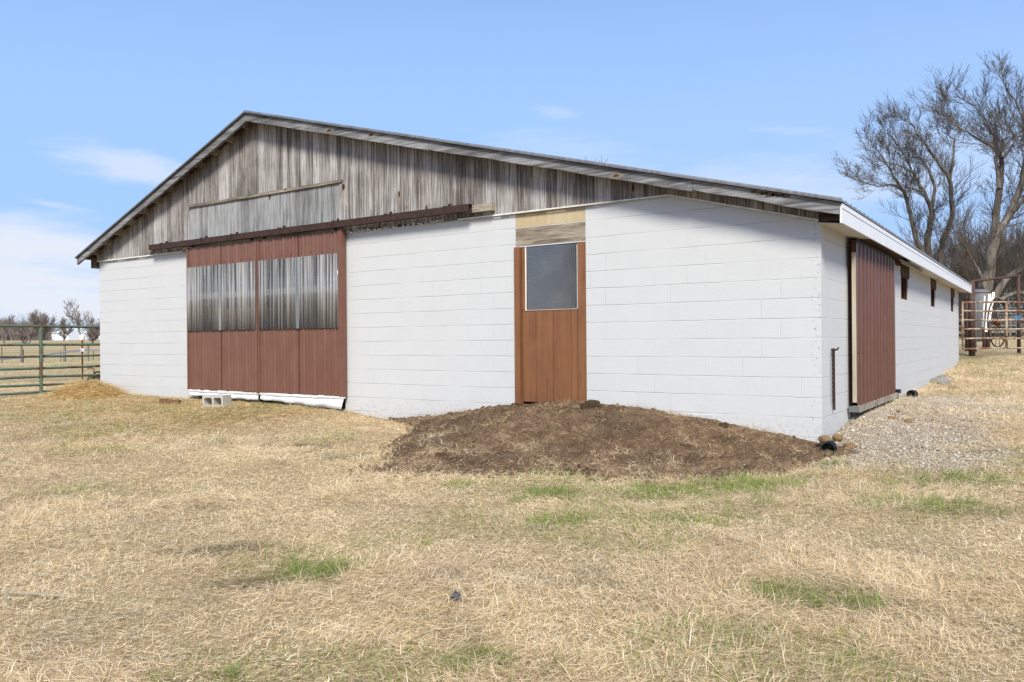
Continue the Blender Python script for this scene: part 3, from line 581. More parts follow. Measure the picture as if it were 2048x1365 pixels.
for (xa, xb, lab) in ((-10.50, -8.622, 'left brown sliding door with clear corrugated panel'), (-8.604, -6.690, 'right brown sliding door with clear corrugated panel')):
    d = piece('sliding_door', barn); d['label'] = lab; lt = .035; rt = .03 if xb < -8.61 else .085
    ribs(xa+.012, xb-.012, 2.500, 2.845, -.108, pitch=.2286, h=.012).build('upper_panel', M_METAL, d)
    ribs(xa+.012, xb-.012, .405, 1.455, -.108, pitch=.2286, h=.012).build('lower_panel', M_METAL, d)
    ribs(xa+lt, xb-rt, 1.408, 2.506, -.133, pitch=.0676, h=.009, kind='wave', thick=.0015).build('clear_panel', M_CLEAR, d, True)
    m = MB(); m.box(xa, xa+lt, -.126, -.05, .395, 2.850); m.build('edge_channel', M_METAL, d); m = MB(); m.box(xb-rt+.002, xb, -.128, -.05, .395, 2.852); m.build('edge_channel', M_METAL, d)
    xm = (xa+xb)/2
    for z0, z1 in ((1.955, 2.045), (1.36, 1.455), (2.50, 2.59)): m = MB(); m.box(xa+.04, xb-.09, -.104, -.064, z0, z1); m.build('inner_rail', M_PINE, d)
    m = MB(); m.box(xm-.025, xm+.03, -.1055, -.060, 1.456, 2.499); m.build('middle_stile', M_WHITEB, d)
    if xb > -8.6: m = MB(); m.box(xa+.045, xa+.12, -.1055, -.060, 1.456, 2.499); m.build('inner_stile', M_PINE, d)
    m = MB(); m.box(xm-.03, xm+.035, -.1430, -.1425, 1.41, 2.505); m.build('panel_lap', M_CLEAR, d)
    for z0, z1 in ((.41, 1.40), (2.51, 2.84)): m = MB(); m.box(xm-.002, xm+.0005, -.1202, -.1085, z0, z1); m.build('panel_seam', M_CHAIN, d)
    nn = int((xb-xa)/.2286); screws([xa+.1+i*.2286 for i in range(nn)], [2.81, 2.56], -.109, d, M_TRACK)
    m = MB(); x = xa+.02
    while x < xb-.02:
        w_ = random.uniform(.05, .22); m.box(x, min(x+w_, xb-.01), -.119, -.065, .362+random.uniform(-.003, .006), .404-random.uniform(0, .012)); x += w_+random.choice((0, .004, .012))
    m.build('bottom_rail', m and M_WHITEB, d)
    # torn white sheet hanging under the door
    vs = []; n = 26
    for i in range(n+1):
        t = i/n; x = xa+.04+(xb-xa-.05)*t; dp = (.07+.02*t if xb < -8.61 else .075+.085*t)+random.uniform(-.006, .006); fl = .012+.02*math.sin(i*.9)+(.05*max(0, t-.9)*10 if xb > -8.6 else 0)
        vs += [(x, -.10, .366), (x, -.112-fl*.5, .366-dp*.5), (x, -.115-fl, .366-dp)]
    k = len(vs); vs += [(a, b+.003, c_) for a, b, c_ in vs]; fs = []
    for i in range(n):
        for j in range(2): q = i*3+j; fs += [(q, q+1, q+4, q+3), (k+q+3, k+q+4, k+q+1, k+q)]
        q = i*3+2; fs.append((q, k+q, k+q+3, q+3))
    MB().add(vs, fs).build('hanging_flap', M_WTRIM, d, True)
    for hx in (xa+.15, xb-.15):
        m = MB(); m.box(hx-.015, hx+.015, -.115, -.10, 2.846, 2.90); m.tube([(hx, -.130, 2.872), (hx, -.095, 2.872)], .018, 8); m.build('hanger', M_TRACK, d)
# track
tr = piece('door_track', barn)
m = MB(); m.box(-11.56, -4.312, -.175, -.171, 2.880, 2.975); m.box(-11.56, -4.312, -.171, -.100, 2.971, 2.975); m.box(-11.56, -4.312, -.104, -.100, 2.880, 2.971); m.box(-11.56, -4.312, -.171, -.150, 2.880, 2.884); m.box(-11.56, -4.312, -.125, -.104, 2.880, 2.884); m.build('rail', M_TRACK, tr)
for x in (-11.19, -10.02, -9.2, -8.03, -6.83, -5.78, -4.72):
    m = MB(); m.box(x-.018, x+.018, -.181, -.176, 2.872, 2.985); m.box(x-.018, x+.018, -.176, -.05, 2.976, 2.986); m.box(x-.02, x+.02, -.062, -.05, 2.986, 3.03); m.box(x+.0-.009, x+.009, -.085, -.063, 2.995, 3.015); m.build('bracket', M_CHAIN, tr)
m = MB(); m.box(-4.305, -3.99, -.115, -.037, 2.868, 2.962); m.build('track_block', M_LINT, barn)
m = MB(); m.box(-11.70, -11.565, -.10, -.037, 2.865, 2.955); m.build('track_block', M_TRIMW, barn)
m = MB(); m.box(-10.655, -10.37, .02, .19, .25, 2.80); m.build('door_post', M_PINE, barn)
m = MB(); m.box(-6.798, -6.77, .0, .19, .2, 2.80); m.build('door_post', M_TRIMW, barn)
# man door
md = piece('door', barn); md['label'] = 'brown board door with a wire meshed window'
m = MB(); bx = [-3.618, -3.418, -3.163, -2.915, -2.80]
for i in range(4): m.box(bx[i]+.003, bx[i+1]-.003, .012+random.random()*.003, .045, .425+random.uniform(-.004, .004), 1.585, random.random())
m.build('board', M_PBRN, md); m = MB(); m.box(-3.617, -2.801, .046, .06, .43, 1.586); m.build('backing', M_DARKW, md)
for xa, xb in ((-3.618, -3.56), (-2.812, -2.80)): m = MB(); m.box(xa, xb, .010, .046, 1.587, 2.37); m.build('stile', M_PBRN, md)
m = MB(); m.box(-3.565, -3.549, .0, .009, 1.572, 2.372); m.box(-2.818, -2.803, .0, .009, 1.572, 2.352); m.box(-3.549, -2.818, .004, .009, 1.574, 1.578); m.build('glazing_bead', M_WHITEB, md)
m = MB(); m.box(-3.545, -2.822, .018, .021, 1.578, 2.372); m.build('pane', M_PANE, md)
m = MB()
x = -3.53
while x < -2.83: m.tube([(x, .013, 1.588), (x+.004*math.sin(x*9), .011, 1.98), (x, .013, 2.37)], .0010, 4); x += .027
z = 1.60
while z < 2.37: m.tube([(-3.54, .013, z), (-3.2, .0115, z+.003*math.sin(z*30)), (-2.83, .013, z+.004)], .0010, 4); z += .031
m.build('wire_mesh', m_plain('dull_wire', (.28, .24, .19), .7), md)
m = MB(); m.box(-3.712, -3.632, -.030, .05, .40, 2.378); m.build('left_jamb', M_PBRN, barn)
m = MB(); m.box(-2.795, -2.700, -.022, .05, .40, 2.378); m.build('right_jamb', M_PBRN, barn)
m = MB(); m.box(-3.703, -2.697, .003, .12, 2.392, 2.618); m.build('lintel', M_LINT, barn)
m = MB(); m.box(-3.703, -2.697, .004, .12, 2.626, 2.812); m.build('lintel_block', M_TANB, barn)
m = MB(); m.box(-3.703, -2.697, .0065, .1, 2.6185, 2.6255); m.build('mortar_line', M_WTRIM, barn); m = MB(); m.box(-3.703, -2.697, .0065, .1, 2.379, 2.3915); m.build('mortar_line', M_WTRIM, barn)
m = MB(); m.box(-3.63, -2.80, .001, .10, .378, .392); m.build('door_sill', M_WTRIM, barn)
m = MB(); m.box(-2.66, -1.15, -.014, -.001, .17, .368); m.build('footing', m_plain('rough_concrete_footing', (.52, .51, .49), .95, var=.35, sc=25, bump=.02), barn)
# chipped paint near the corner: small spalls standing off and dents
m = MB(); 
for k in range(75):
    z = random.uniform(.35, 1.9); x = -.045-abs(random.gauss(0, .028)); r = random.uniform(.004, .013)
    m.add([(x-r, -.0005, z-r*.6), (x+r*.6, -.0005, z-r), (x+r, -.0005, z+r*.5), (x-r*.3, -.0005, z+r), (x, -.003-r*.45, z+r*.1)], [(0, 1, 4), (1, 2, 4), (2, 3, 4), (3, 0, 4)])

# side door and its surround
m = MB(); m.box(.001, .022, 1.385, 1.66, .30, 2.36); m.build('side_jamb', M_PBRN, barn)
sdr = piece('side_door', barn); sdr['label'] = 'ribbed brown metal sliding door standing off the side wall'
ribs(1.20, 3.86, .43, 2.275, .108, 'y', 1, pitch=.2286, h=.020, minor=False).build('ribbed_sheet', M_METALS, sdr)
m = MB(); m.box(.062, .103, 1.175, 1.215, .47, 2.16); m.build('frame_edge', M_EDGE, sdr)
m = MB(); m.box(.062, .103, 1.175, 1.215, 2.161, 2.30); m.build('frame_end', M_BROWNW, sdr); m = MB(); m.box(.062, .103, 3.8, 3.86, .44, 2.30); m.build('frame_end', M_BROWNW, sdr)
m = MB(); m.box(.055, .132, 1.19, 3.87, .358, .428); m.build('bottom_rail', M_TRIMW, sdr)
m = MB(); m.box(.02, .132, 1.168, 1.188, .362, .428); m.box(.02, .05, 1.19, 1.27, .362, .422); m.build('bottom_bracket', M_GALV, sdr)
screws([1.25+i*.2286 for i in range(12)], [2.12, 1.02], .109, sdr, M_CHAIN, 'x')
m = MB(); m.box(.07, .16, 3.89, 3.97, .42, .47); m.box(.10, .13, 3.90, 3.95, .34, .42); m.build('door_guide', M_BLACK, barn)
m = MB(); z0_ = 2.20
for i in range(44):
    y0 = 1.24+i*.06; m.box(.085, .105, y0, y0+.06, 2.276-random.random()*.02, 2.34)
m.build('foam_strip', M_BLACK, barn)
m = MB(); m.tube([(.16, 3.9, 2.30), (.16, 6.2, 2.295)], .018, 8); m.build('side_track', M_GALV, barn)
# inside: bare posts and a rail
for x, y in ((-9.0, 3.6), (-5.0, 3.6), (-9.0, 7.6), (-5.0, 7.6), (-11.6, 5.0)):
    m = MB(); m.box(x-.07, x+.07, y-.07, y+.07, .1, roofz(x)-.02); m.build('inner_post', M_POST, barn)
for z in (1.05, 1.5, 2.7): m = MB(); m.box(-12.9, -5.0, 3.53, 3.57, z, z+.14); m.build('stall_rail', M_POST, barn)
# ================================================================== TREES (bare winter wood)
class Wood:
    def __init__(s): s.V = []; s.F = []
    def seg(s, pts, rads, n):
        m = MB(); m.tube(pts, rads, n, cap=False); b = len(s.V); s.V += m.v; s.F += [tuple(i+b for i in f) for f in m.f]
    def build(s, name, mat, parent):
        if not s.V: return
        F4 = np.array(s.F, dtype=np.int32); return fin_child(npmesh(name, np.array(s.V), [F4], mat, None, True), parent)
def fin_child(o, p): o.parent = p; return o
def rv(R_, s_=1.0): return Vector((R_.gauss(0, s_), R_.gauss(0, s_), R_.gauss(0, s_)))
def sprout(R_, W, T, p, d, length, r, depth, rmin, up=.10, spread=.55, budget=None):
    # one limb: a wandering tapered path; side shoots along it, then two or three at the tip
    n = max(3, int(4+depth)); pts = [p.copy()]; rads = [r]; dd = d.normalized(); dirs = [dd.copy()]
    for i in range(n):
        dd = (dd+rv(R_, .13)+Vector((0, 0, up*.5))).normalized(); pts.append(pts[-1]+dd*length/n); rads.append(max(rmin, r*(1-.55*(i+1)/n))); dirs.append(dd.copy())
    (W if r > .055 else T).seg(pts, rads, 7 if r > .1 else 5 if r > .04 else 3)
    if depth <= 0: return
    kids = {4: 4, 3: 4, 2: 5, 1: 5, 5: 3}.get(depth, 4)
    for k in range(kids):
        i = R_.randint(1, n) if depth < 5 else R_.randint(n//2, n)
        side = dirs[i].cross(rv(R_)).normalized(); nd = (dirs[i]*(1-spread*.45)+side*spread*R_.uniform(.6, 1.2)+Vector((0, 0, up))).normalized()
        sprout(R_, W, T, pts[i], nd, length*R_.uniform(.48, .75), max(rmin, rads[i]*R_.uniform(.34, .55)), depth-1, rmin, up, spread)
    sprout(R_, W, T, pts[-1], dirs[-1], length*.62, rads[-1], depth-1, rmin, up, spread)
def limb_tree(name, label, group, Z, limbs, seed, rmin=.0065, depth=3, tl=2.2, twig=None, jz=1.4):
    # limbs: lists of (u, v, width_px) on the picture at distance Z: each bends a little nearer or farther on its own
    R_ = random.Random(seed); W = Wood(); T = Wood(); first = at(limbs[0][0][0], limbs[0][0][1], Z); gz_ = H(first[0], first[1])
    root = empty(name, label, 'tree', (first[0], first[1], gz_), group)
    for li, (zoff, L_) in enumerate([(0, limbs[0])]+[(R_.uniform(-jz, jz), l_) for l_ in limbs[1:]]):
        n = len(L_); pts = []; rads = []
        for i, (u, v, wpx) in enumerate(L_):
            q = Z+zoff*min(1, i/2.) if li else Z+.25*math.sin(i*1.3); pts.append(Vector(at(u, v, q))); rads.append(max(.012, wpx/2/FOC*Z))
        # smooth the path
        P = []; Q = []
        for i in range(n-1):
            for t in (0, .33, .66):
                P.append(pts[i].lerp(pts[i+1], t)+rv(R_, .02)); Q.append(rads[i]*(1-t)+rads[i+1]*t)
        P.append(pts[-1]); Q.append(rads[-1]); W.seg(P, Q, 8)
        tot = len(P)
        for i in range(2, tot):
            f_ = i/tot
            if f_ < .22 and li == 0: continue
            d = (P[i]-P[i-1]).normalized()
            for k in range(1 if f_ < .4 else 2):
                side = d.cross(rv(R_)).normalized(); nd = (d*.75+side*R_.uniform(.35, .9)+Vector((0, 0, .12))).normalized()
                sprout(R_, W, T, P[i], nd, tl*R_.uniform(.45, 1.1)*(1.15-f_*.4), min(.032, max(rmin, Q[i]*R_.uniform(.15, .30))), depth-1, rmin)
        sprout(R_, W, T, P[-1], (P[-1]-P[-2]), tl*.38, Q[-1], depth-1, rmin)
    for q in (W, T): q.V = [(a-first[0], b-first[1], c_-gz_) for a, b, c_ in q.V]
    W.build('trunk', M_BARK, root); T.build('crown', twig or M_TWIG, root); return root
def bare_tree(name, label, group, base, height, seed, r=None, rmin=.02, depth=4, spread=.6, stems=1, twig=None, up=.16, frac=.34):
    R_ = random.Random(seed); W = Wood(); T = Wood(); root = empty(name, label, 'tree', tuple(base), group); r = r or height*.022
    for s_ in range(stems):
        d = Vector((R_.gauss(0, .12*stems), R_.gauss(0, .12*stems), 1)); o_ = Vector((0, 0, -.2))
        sprout(R_, W, T, o_, d, height*frac*R_.uniform(.9, 1.1), r, depth, rmin, up, spread)
    W.build('trunk', M_BARK, root); T.build('crown', twig or M_TWIG, root); return root
def zp(*a): return [(1680+x/3.103, 120+y/3.103, w_) for x, y, w_ in a]
A = [[(1872, 640, 15), (1868, 560, 14)]+zp((545, 1210, 13), (545, 1100, 12), (570, 940, 10), (520, 820, 6), (455, 700, 4), (400, 600, 3), (330, 490, 2), (290, 420, 1.2)),
     [(1872, 630, 13), (1862, 540, 11)]+zp((510, 1190, 10), (470, 1110, 9), (440, 960, 8), (400, 820, 6), (330, 720, 4), (265, 600, 2.5), (190, 510, 1.2)),
     zp((400, 820, 5), (320, 775, 4), (230, 785, 2.5), (80, 740, 1.2)), zp((570, 940, 8), (585, 790, 6), (550, 680, 4), (500, 610, 3), (440, 600, 2)),
     [(1880, 640, 14), (1880, 560, 12)]+zp((625, 1200, 11), (640, 1120, 10), (700, 960, 9), (690, 860, 8), (680, 745, 7), (600, 620, 5), (510, 500, 4), (450, 400, 2.5), (375, 365, 1.2)),
     zp((680, 745, 6), (705, 600, 4), (712, 490, 3), (640, 450, 1.5)), zp((455, 700, 3), (380, 660, 2), (300, 640, 1.2)), zp((520, 820, 4), (440, 800, 2), (380, 790, 1.2))]
limb_tree('bare_tree', 'three stemmed bare tree rising behind the far end of the barn roof', 'bare trees behind the barn', 46, A, 11, depth=3, tl=1.45)
Bt = [[(1962, 640, 32), (1968, 590, 29), (1978, 545, 25)]+zp((930, 1230, 20), (970, 1100, 16), (1060, 950, 15), (1130, 750, 11), (1160, 560, 8), (1150, 420, 5), (1085, 250, 3), (990, 100, 1.3)),
      zp((960, 1120, 18), (965, 980, 14), (990, 800, 12), (1005, 640, 9), (985, 570, 6), (860, 490, 4.5), (750, 430, 3), (655, 340, 1.4)),
      zp((990, 800, 9), (970, 640, 7), (968, 590, 5), (960, 480, 4), (905, 370, 2.5), (835, 290, 1.3)),
      zp((1005, 610, 6), (1050, 560, 4), (1090, 500, 3), (1040, 400, 1.5)), zp((1010, 560, 4), (1005, 495, 3.5), (1045, 488, 2), (1090, 500, 1.5)), zp((750, 430, 2.5), (700, 350, 1.5), (660, 260, 1)),
      [(1985, 600, 16), (2010, 560, 12), (2040, 540, 10), (2090, 490, 6), (2110, 420, 3)], [(1980, 585, 12), (2000, 600, 9), (2035, 585, 7), (2080, 590, 4)],
      zp((1060, 950, 10), (1130, 880, 8), (1200, 760, 5), (1260, 600, 3)), [(1975, 590, 10), (1955, 540, 6), (1935, 500, 4), (1915, 470, 2)]]
limb_tree('bare_tree', 'massive leaning bare tree behind the wagon wheel gate', 'bare trees behind the barn', 40, Bt, 23, depth=3, tl=1.45)
BG = [(1955, 52, 9, 'fine twigged bare tree just right of the last side window'), (1925, 56, 10.5, 'bare tree whose crown shows between the two big trees'), (2015, 54, 11, 'fine bare tree over the top bar of the pipe frame'), (2050, 50, 10, 'bare tree at the right edge above the pipe frame corner'), (1760, 58, 8.6, 'fine twigged bare tree low behind the near part of the side eave'), (1875, 90, 13.5, 'pale distant bare tree between the stems of the three stemmed tree'), (1990, 95, 17, 'pale distant bare tree behind the massive leaning tree'), (1735, 62, 9.2, 'bushy bare tree just behind the start of the side eave'), (1790, 70, 11.5, 'rounded bare tree behind the left stem of the three stemmed tree'), (1845, 75, 11, 'slim bare tree behind the middle of the side eave'), (1905, 66, 12.2, 'tall slim bare tree left of the massive leaning tree'),
      (1938, 60, 9.5, 'low spreading bare tree beside the massive leaning trunk'), (2000, 70, 13.5, 'upright bare tree behind the wagon wheel gate'), (2035, 62, 13, 'tall bare tree at the right edge behind the gate'), (2080, 56, 14, 'wide bare tree whose twigs reach in at the right edge'), (1965, 78, 12.5, 'distant bare tree framed by the forked limbs'), (1820, 85, 9, 'distant low bare tree just above the eave')]
for i, (u, Z, h, lab) in enumerate(BG):
    p = at(u, 660, Z); gz_ = H(p[0], p[1]); bare_tree('bare_tree', lab, 'bare trees behind the barn', (p[0], p[1], gz_), h, 100+i, rmin=.009, depth=5 if i in (99,) else 4, stems=2 if i % 3 else 3, r=.13+.03*(i % 3), spread=.5, up=.12)
p = at(1222, 660, 58); bare_tree('bare_tree', 'bare tree whose twig tips peep over the middle of the roof', None, (p[0], p[1], H(p[0], p[1])), 18.0, 77, rmin=.012, depth=4, stems=3, r=.2, spread=.6)
bare_tree('bare_tree', 'bare tree across the yard, reflected in the window of the brown door', None, (-15.6, -23.0, -.2), 13, 91, rmin=.015, depth=4, stems=1, r=.38, spread=.55)
# left tree line
FG = [(8, 170, 10.5, 'slim bare tree at the left edge of the far tree line'), (70, 215, 10.5, 'wide bare tree left of the white shed'), (88, 220, 10, 'bare tree directly behind the left side of the white shed'), (127, 215, 7.8, 'small bare tree behind the white shed roof'), (165, 165, 11.2, 'tallest bare tree in front of the white shed'), (190, 205, 8.5, 'bare tree close to the barn corner in the far tree line'),
      (186, 150, 5.2, 'low round bare tree in front of the right end of the white shed'), (40, 225, 7.0, 'low bare tree between the slim tree and the wide tree'), (52, 160, 5.0, 'low dark bare tree nearest the gate upright in the far tree line')]
for i, (u, Z, h, lab) in enumerate(FG):
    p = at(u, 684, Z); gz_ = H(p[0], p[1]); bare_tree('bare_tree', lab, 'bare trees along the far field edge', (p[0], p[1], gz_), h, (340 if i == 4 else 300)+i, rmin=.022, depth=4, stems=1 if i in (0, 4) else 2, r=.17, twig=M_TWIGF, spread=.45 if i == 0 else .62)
# the woods behind: an unbroken brushy mass
V = []; Fq = []
R_ = random.Random(5)
for k in range(900):
    u = R_.uniform(-260, 330); Z = R_.uniform(225, 310); Z = Z if u < 92 else Z+160; p = at(u, 684, Z); b = Vector((p[0], p[1], H(p[0], p[1])-.3)); hh = R_.uniform(3, 8.2)*(1 if u < 92 else 1.5)*(.8+.35*vn(np.array([u*.03]), np.array([1.]), 3)[0]) if 110 > u or u > 190 else R_.uniform(3, 7.5)
    for q in range(9):
        d = Vector((R_.gauss(0, .28), R_.gauss(0, .28), 1)); o_ = b+Vector((R_.gauss(0, .8), R_.gauss(0, .8), 0)); pts = [o_, o_+d*hh*.5, o_+d*hh*.5+Vector((d.x*1.6, d.y*1.6, 1))*hh*R_.uniform(.25, .5)]
        m = MB(); m.tube(pts, [.10, .06, .03], 3, cap=False); bb = len(V); V += m.v; Fq += [tuple(i+bb for i in f) for f in m.f]
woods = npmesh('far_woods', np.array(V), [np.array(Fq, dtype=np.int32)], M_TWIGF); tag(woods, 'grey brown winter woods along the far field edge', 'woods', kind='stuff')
# the same kind of brush beyond the gate on the right
V = []; Fq = []
for k in range(420):
    u = R_.uniform(1890, 2300); Z = R_.uniform(46, 90); p = at(u, 668, Z); b = Vector((p[0], p[1], H(p[0], p[1])-.1)); hh = R_.uniform(1.0, 3.2)
    for q in range(7):
        d = Vector((R_.gauss(0, .35), R_.gauss(0, .35), 1)); o_ = b+Vector((R_.gauss(0, .6), R_.gauss(0, .6), 0)); pts = [o_, o_+d*hh*.5, o_+d*hh*.5+Vector((d.x*1.6+R_.gauss(0, .2), d.y*1.6, 1))*hh*R_.uniform(.25, .5)]
        m = MB(); m.tube(pts, [.02, .014, .008], 3, cap=False); bb = len(V); V += m.v; Fq += [tuple(i+bb for i in f) for f in m.f]
br = npmesh('brush', np.array(V), [np.array(Fq, dtype=np.int32)], M_TWIG); tag(br, 'leafless brush growing under the trees behind the wagon wheel gate', 'brush', kind='stuff')

# ================================================================== LEFT SIDE THINGS
# green tube gate
ga = Vector(at(-190, 652, 13.5)); G0 = at(0, 652.3, 14.7); G1 = at(210, 655.7, 16.68); gd = Vector((G1[0]-G0[0], G1[1]-G0[1], 0)).normalized()
gate = empty('field_gate', 'green tube farm gate with rusty rails running from the left edge to the barn corner', 'gate', (G0[0], G0[1], H(G0[0], G0[1])))
base_ = Vector((G0[0], G0[1], 0))
for k, z in enumerate((1.545, 1.188, .965, .738, .565, .418, .285)):
    pts = [base_+gd*t+Vector((0, 0, z+(.010*math.sin(t*2.1+k*1.7) if k > 3 else .004*math.sin(t*1.7+k)))) for t in np.linspace(-2.2, 2.3, 14)]
    MB().tube(pts, .024 if k else .026, 10).build('rail', M_GREENG, gate, True)
for t in (-2.2, .80, 2.3):
    c_ = base_+gd*t; m = MB(); m.tube([c_+Vector((0, 0, .262)), c_+Vector((0, 0, 1.52))], .024, 10) if abs(t) > 1 else m.beam(c_+Vector((.03, -.03, .27)), c_+Vector((.03, -.03, 1.53)), .07, .03, up=(gd.x, gd.y, 0)); m.build('upright', M_GREENG, gate)
relocate(gate)
# steel post with insulator and white fence tape
tp = at(165, 767, 19); tz = H(tp[0], tp[1]); post = empty('steel_fence_post', 'thin rusty steel fence post with a cream cap behind the green gate', 'fence post', (tp[0], tp[1], tz))
m = MB(); m.beam((tp[0], tp[1], tz-.2), (tp[0], tp[1], 1.30), .035, .012, up=(1, 0, 0)); m.beam((tp[0]+.008, tp[1], tz-.2), (tp[0]+.008, tp[1], 1.30), .008, .035, up=(1, 0, 0)); m.build('post', M_RUST, post)
m = MB(); m.tube([(tp[0], tp[1], 1.28), (tp[0], tp[1], 1.31), (tp[0], tp[1], 1.40), (tp[0], tp[1], 1.425)], [.045, .055, .055, .03], 10); m.build('cap', M_CREAM, post, True)
m = MB(); m.box(tp[0]-.03, tp[0]+.03, tp[1]-.03, tp[1]+.03, 1.02, 1.09); m.build('insulator', M_WHITE, post); relocate(post)
m = MB(); TPp = Vector((tp[0], tp[1], 1.055)); e0 = Vector(at(-200, 731, 12.2)); e1 = Vector(at(230, 700.5, 20.5)); pts = []
for t in np.linspace(0, 1, 12): q = e0.lerp(TPp, t); q.z -= .05*math.sin(t*math.pi); pts.append(q)
for t in np.linspace(.1, 1, 5): pts.append(TPp.lerp(e1, t))
for a, b in zip(pts[:-1], pts[1:]): m.beam(a, b, .006, .034)
tag(m.build('fence_tape', M_WHITE), 'white electric fence tape strung behind the green gate', 'fence tape')
FP = [(43, 727, 48, 1.10, .085, 'w', 'weathered wooden fence post nearest the left edge beyond the gate'), (85, 726, 48, 1.05, .07, 'w', 'weathered wooden fence post beside the gate upright'), (129, 724, 48, 1.12, .085, 'w', 'weathered wooden fence post in front of the white shed'), (175, 722, 48, 1.08, .07, 'w', 'leaning wooden fence post close to the barn corner'),
      (4, 730, 46, .95, .035, 's', 'thin steel fence post at the left edge of the field'), (47, 727, 46.5, .80, .03, 's', 'thin steel fence post just right of a wooden one'), (122, 723, 49, .65, .03, 's', 'short thin steel fence post left of the post before the shed'), (187, 721, 49, .65, .03, 's', 'short thin steel fence post nearest the barn corner')]
for (u, v, Z, h, r, kd, lab) in FP:
    p = at(u, v, Z); z = H(p[0], p[1]); ln = .10 if 'leaning' in lab else random.uniform(-.02, .02); m = MB()
    m.tube([(0, 0, -.3), (ln*.5, 0, h*.5), (ln, 0, h-.01), (ln, 0, h)], [r, r*.97, r*.93, r*.8], 8) if kd == 'w' else m.beam((0, 0, -.3), (ln, 0, h), r, r)
    o = m.build('wooden_fence_post' if kd == 'w' else 'steel_fence_post', M_POST if kd == 'w' else M_RUST); o.location = (p[0], p[1], z); tag(o, lab, 'fence post', 'posts of the fence across the field')
# white metal shed far away
s0 = at(103, 683, 330); s1 = at(137, 684, 326); s2 = at(215, 684, 345); zb = H(s0[0], s0[1])-.3
a = Vector((s0[0], s0[1], 0)); b = Vector((s1[0], s1[1], 0)); c_ = Vector((s2[0], s2[1], 0)); d = a+(c_-b)
ev, rg = 6.0, 8.1
shed = empty('metal_shed', 'white metal shed with a low pale roof beyond the field', 'shed', (a.x, a.y, zb))
U = lambda p, z: (p.x, p.y, z)
mid0 = (b+c_)/2; mid1 = (a+d)/2
m = MB(); m.add([U(a, zb), U(b, zb), U(c_, zb), U(d, zb), U(a, ev), U(b, ev), U(c_, ev), U(d, ev), U(mid0, rg-.1), U(mid1, rg-.1)], [(0, 1, 5, 4), (1, 2, 6, 8, 5), (2, 3, 7, 6), (3, 0, 4, 9, 7)]); m.build('wall', M_SHEDW, shed)
m = MB()
for p0, p1 in ((a, b), (d, c_)):
    o0 = (p0-mid1)*.04; o1 = (p1-mid0)*.04; z_ = ev-.08
    m.hexa([U(p0+o0, z_), U(p1+o1, z_), U(mid0, rg), U(mid1, rg)], [U(p0+o0, z_+.15), U(p1+o1, z_+.15), U(mid0, rg+.15), U(mid1, rg+.15)])
m.build('roof', M_SHEDR, shed); relocate(shed)
# green implement half hidden behind the barn corner
ip = Vector(at(186, 778, 18.0)); ip.z = H(ip.x, ip.y); dr = Vector((_R[0], _R[1], 0)); df = Vector((_F[0], _F[1], 0))
im = empty('farm_implement', 'dark green farm implement with a rusty lever half hidden behind the barn corner', 'farm implement', tuple(ip))
def ipt(r, f, z): return ip+dr*r+df*f+Vector((0, 0, z))
m = MB(); m.hexa([ipt(-.28, -.08, .02), ipt(.16, -.08, .06), ipt(.16, -.08, .24), ipt(-.06, -.08, .22)], [ipt(-.28, .02, .02), ipt(.16, .02, .06), ipt(.16, .02, .24), ipt(-.06, .02, .22)]); m.build('blade', M_IMPL, im, bevel=.006)
m = MB(); m.beam(ipt(-.12, .05, .20), ipt(.8, .2, .26), .08, .08); m.beam(ipt(-.02, .1, .10), ipt(.5, .1, .30), .06, .06); m.build('frame', M_IMPL, im)
m = MB(); m.tube([ipt(.05, 0, .2), ipt(.02, 0, .40), ipt(-.02, 0, .42), ipt(-.12, 0, .42)], .014, 8); m.build('lever', M_RUST, im)
m = MB(); m.tube([ipt(.18+.12*math.cos(t), -.12, .22+.12*math.sin(t)) for t in np.linspace(0, 2*math.pi, 16, endpoint=False)], .02, 6, closed=True); m.tube([ipt(.18, -.14, .22), ipt(.18, .04, .22)], .035, 8); m.build('wheel', M_CHAIN, im); relocate(im)

# ================================================================== THINGS AT THE BARN FOOT
# straw heap
cx_, cy_ = -12.8, -.66; V = []; Fq = []; n = 60; R1, R2 = .70, .60
gx_, gy_ = np.meshgrid(np.linspace(-1.1, 1.1, n), np.linspace(-1.1, 1.1, n), indexing='ij'); X_ = cx_+gx_*R1; Y_ = cy_+gy_*R2
rr = np.hypot(gx_, gy_)*(1+.25*(fbm(X_*2, Y_*2, 3, 71)-.5)); hh_ = .30*np.clip(1-rr**1.5, 0, 1)**.9+(.09*(fbm(X_*6, Y_*6, 4, 73)-.5))*np.clip(1.15-rr, 0, 1)-.03*sst(rr, .9, 1.1)
Zp = hgt(X_, Y_)+hh_-.02; idq = np.arange(n*n).reshape(n, n); Q_ = np.stack([idq[:-1, :-1].ravel(), idq[1:, :-1].ravel(), idq[1:, 1:].ravel(), idq[:-1, 1:].ravel()], 1)
heap = empty('straw_heap', 'loose golden straw heap at the left corner of the barn', 'straw heap', (cx_, cy_, H(cx_, cy_)))
hb = npmesh('core', np.stack([X_.ravel()-cx_, Y_.ravel()-cy_, Zp.ravel()-heap.location.z], 1), [Q_], M_STRAW, None, True); hb.parent = heap
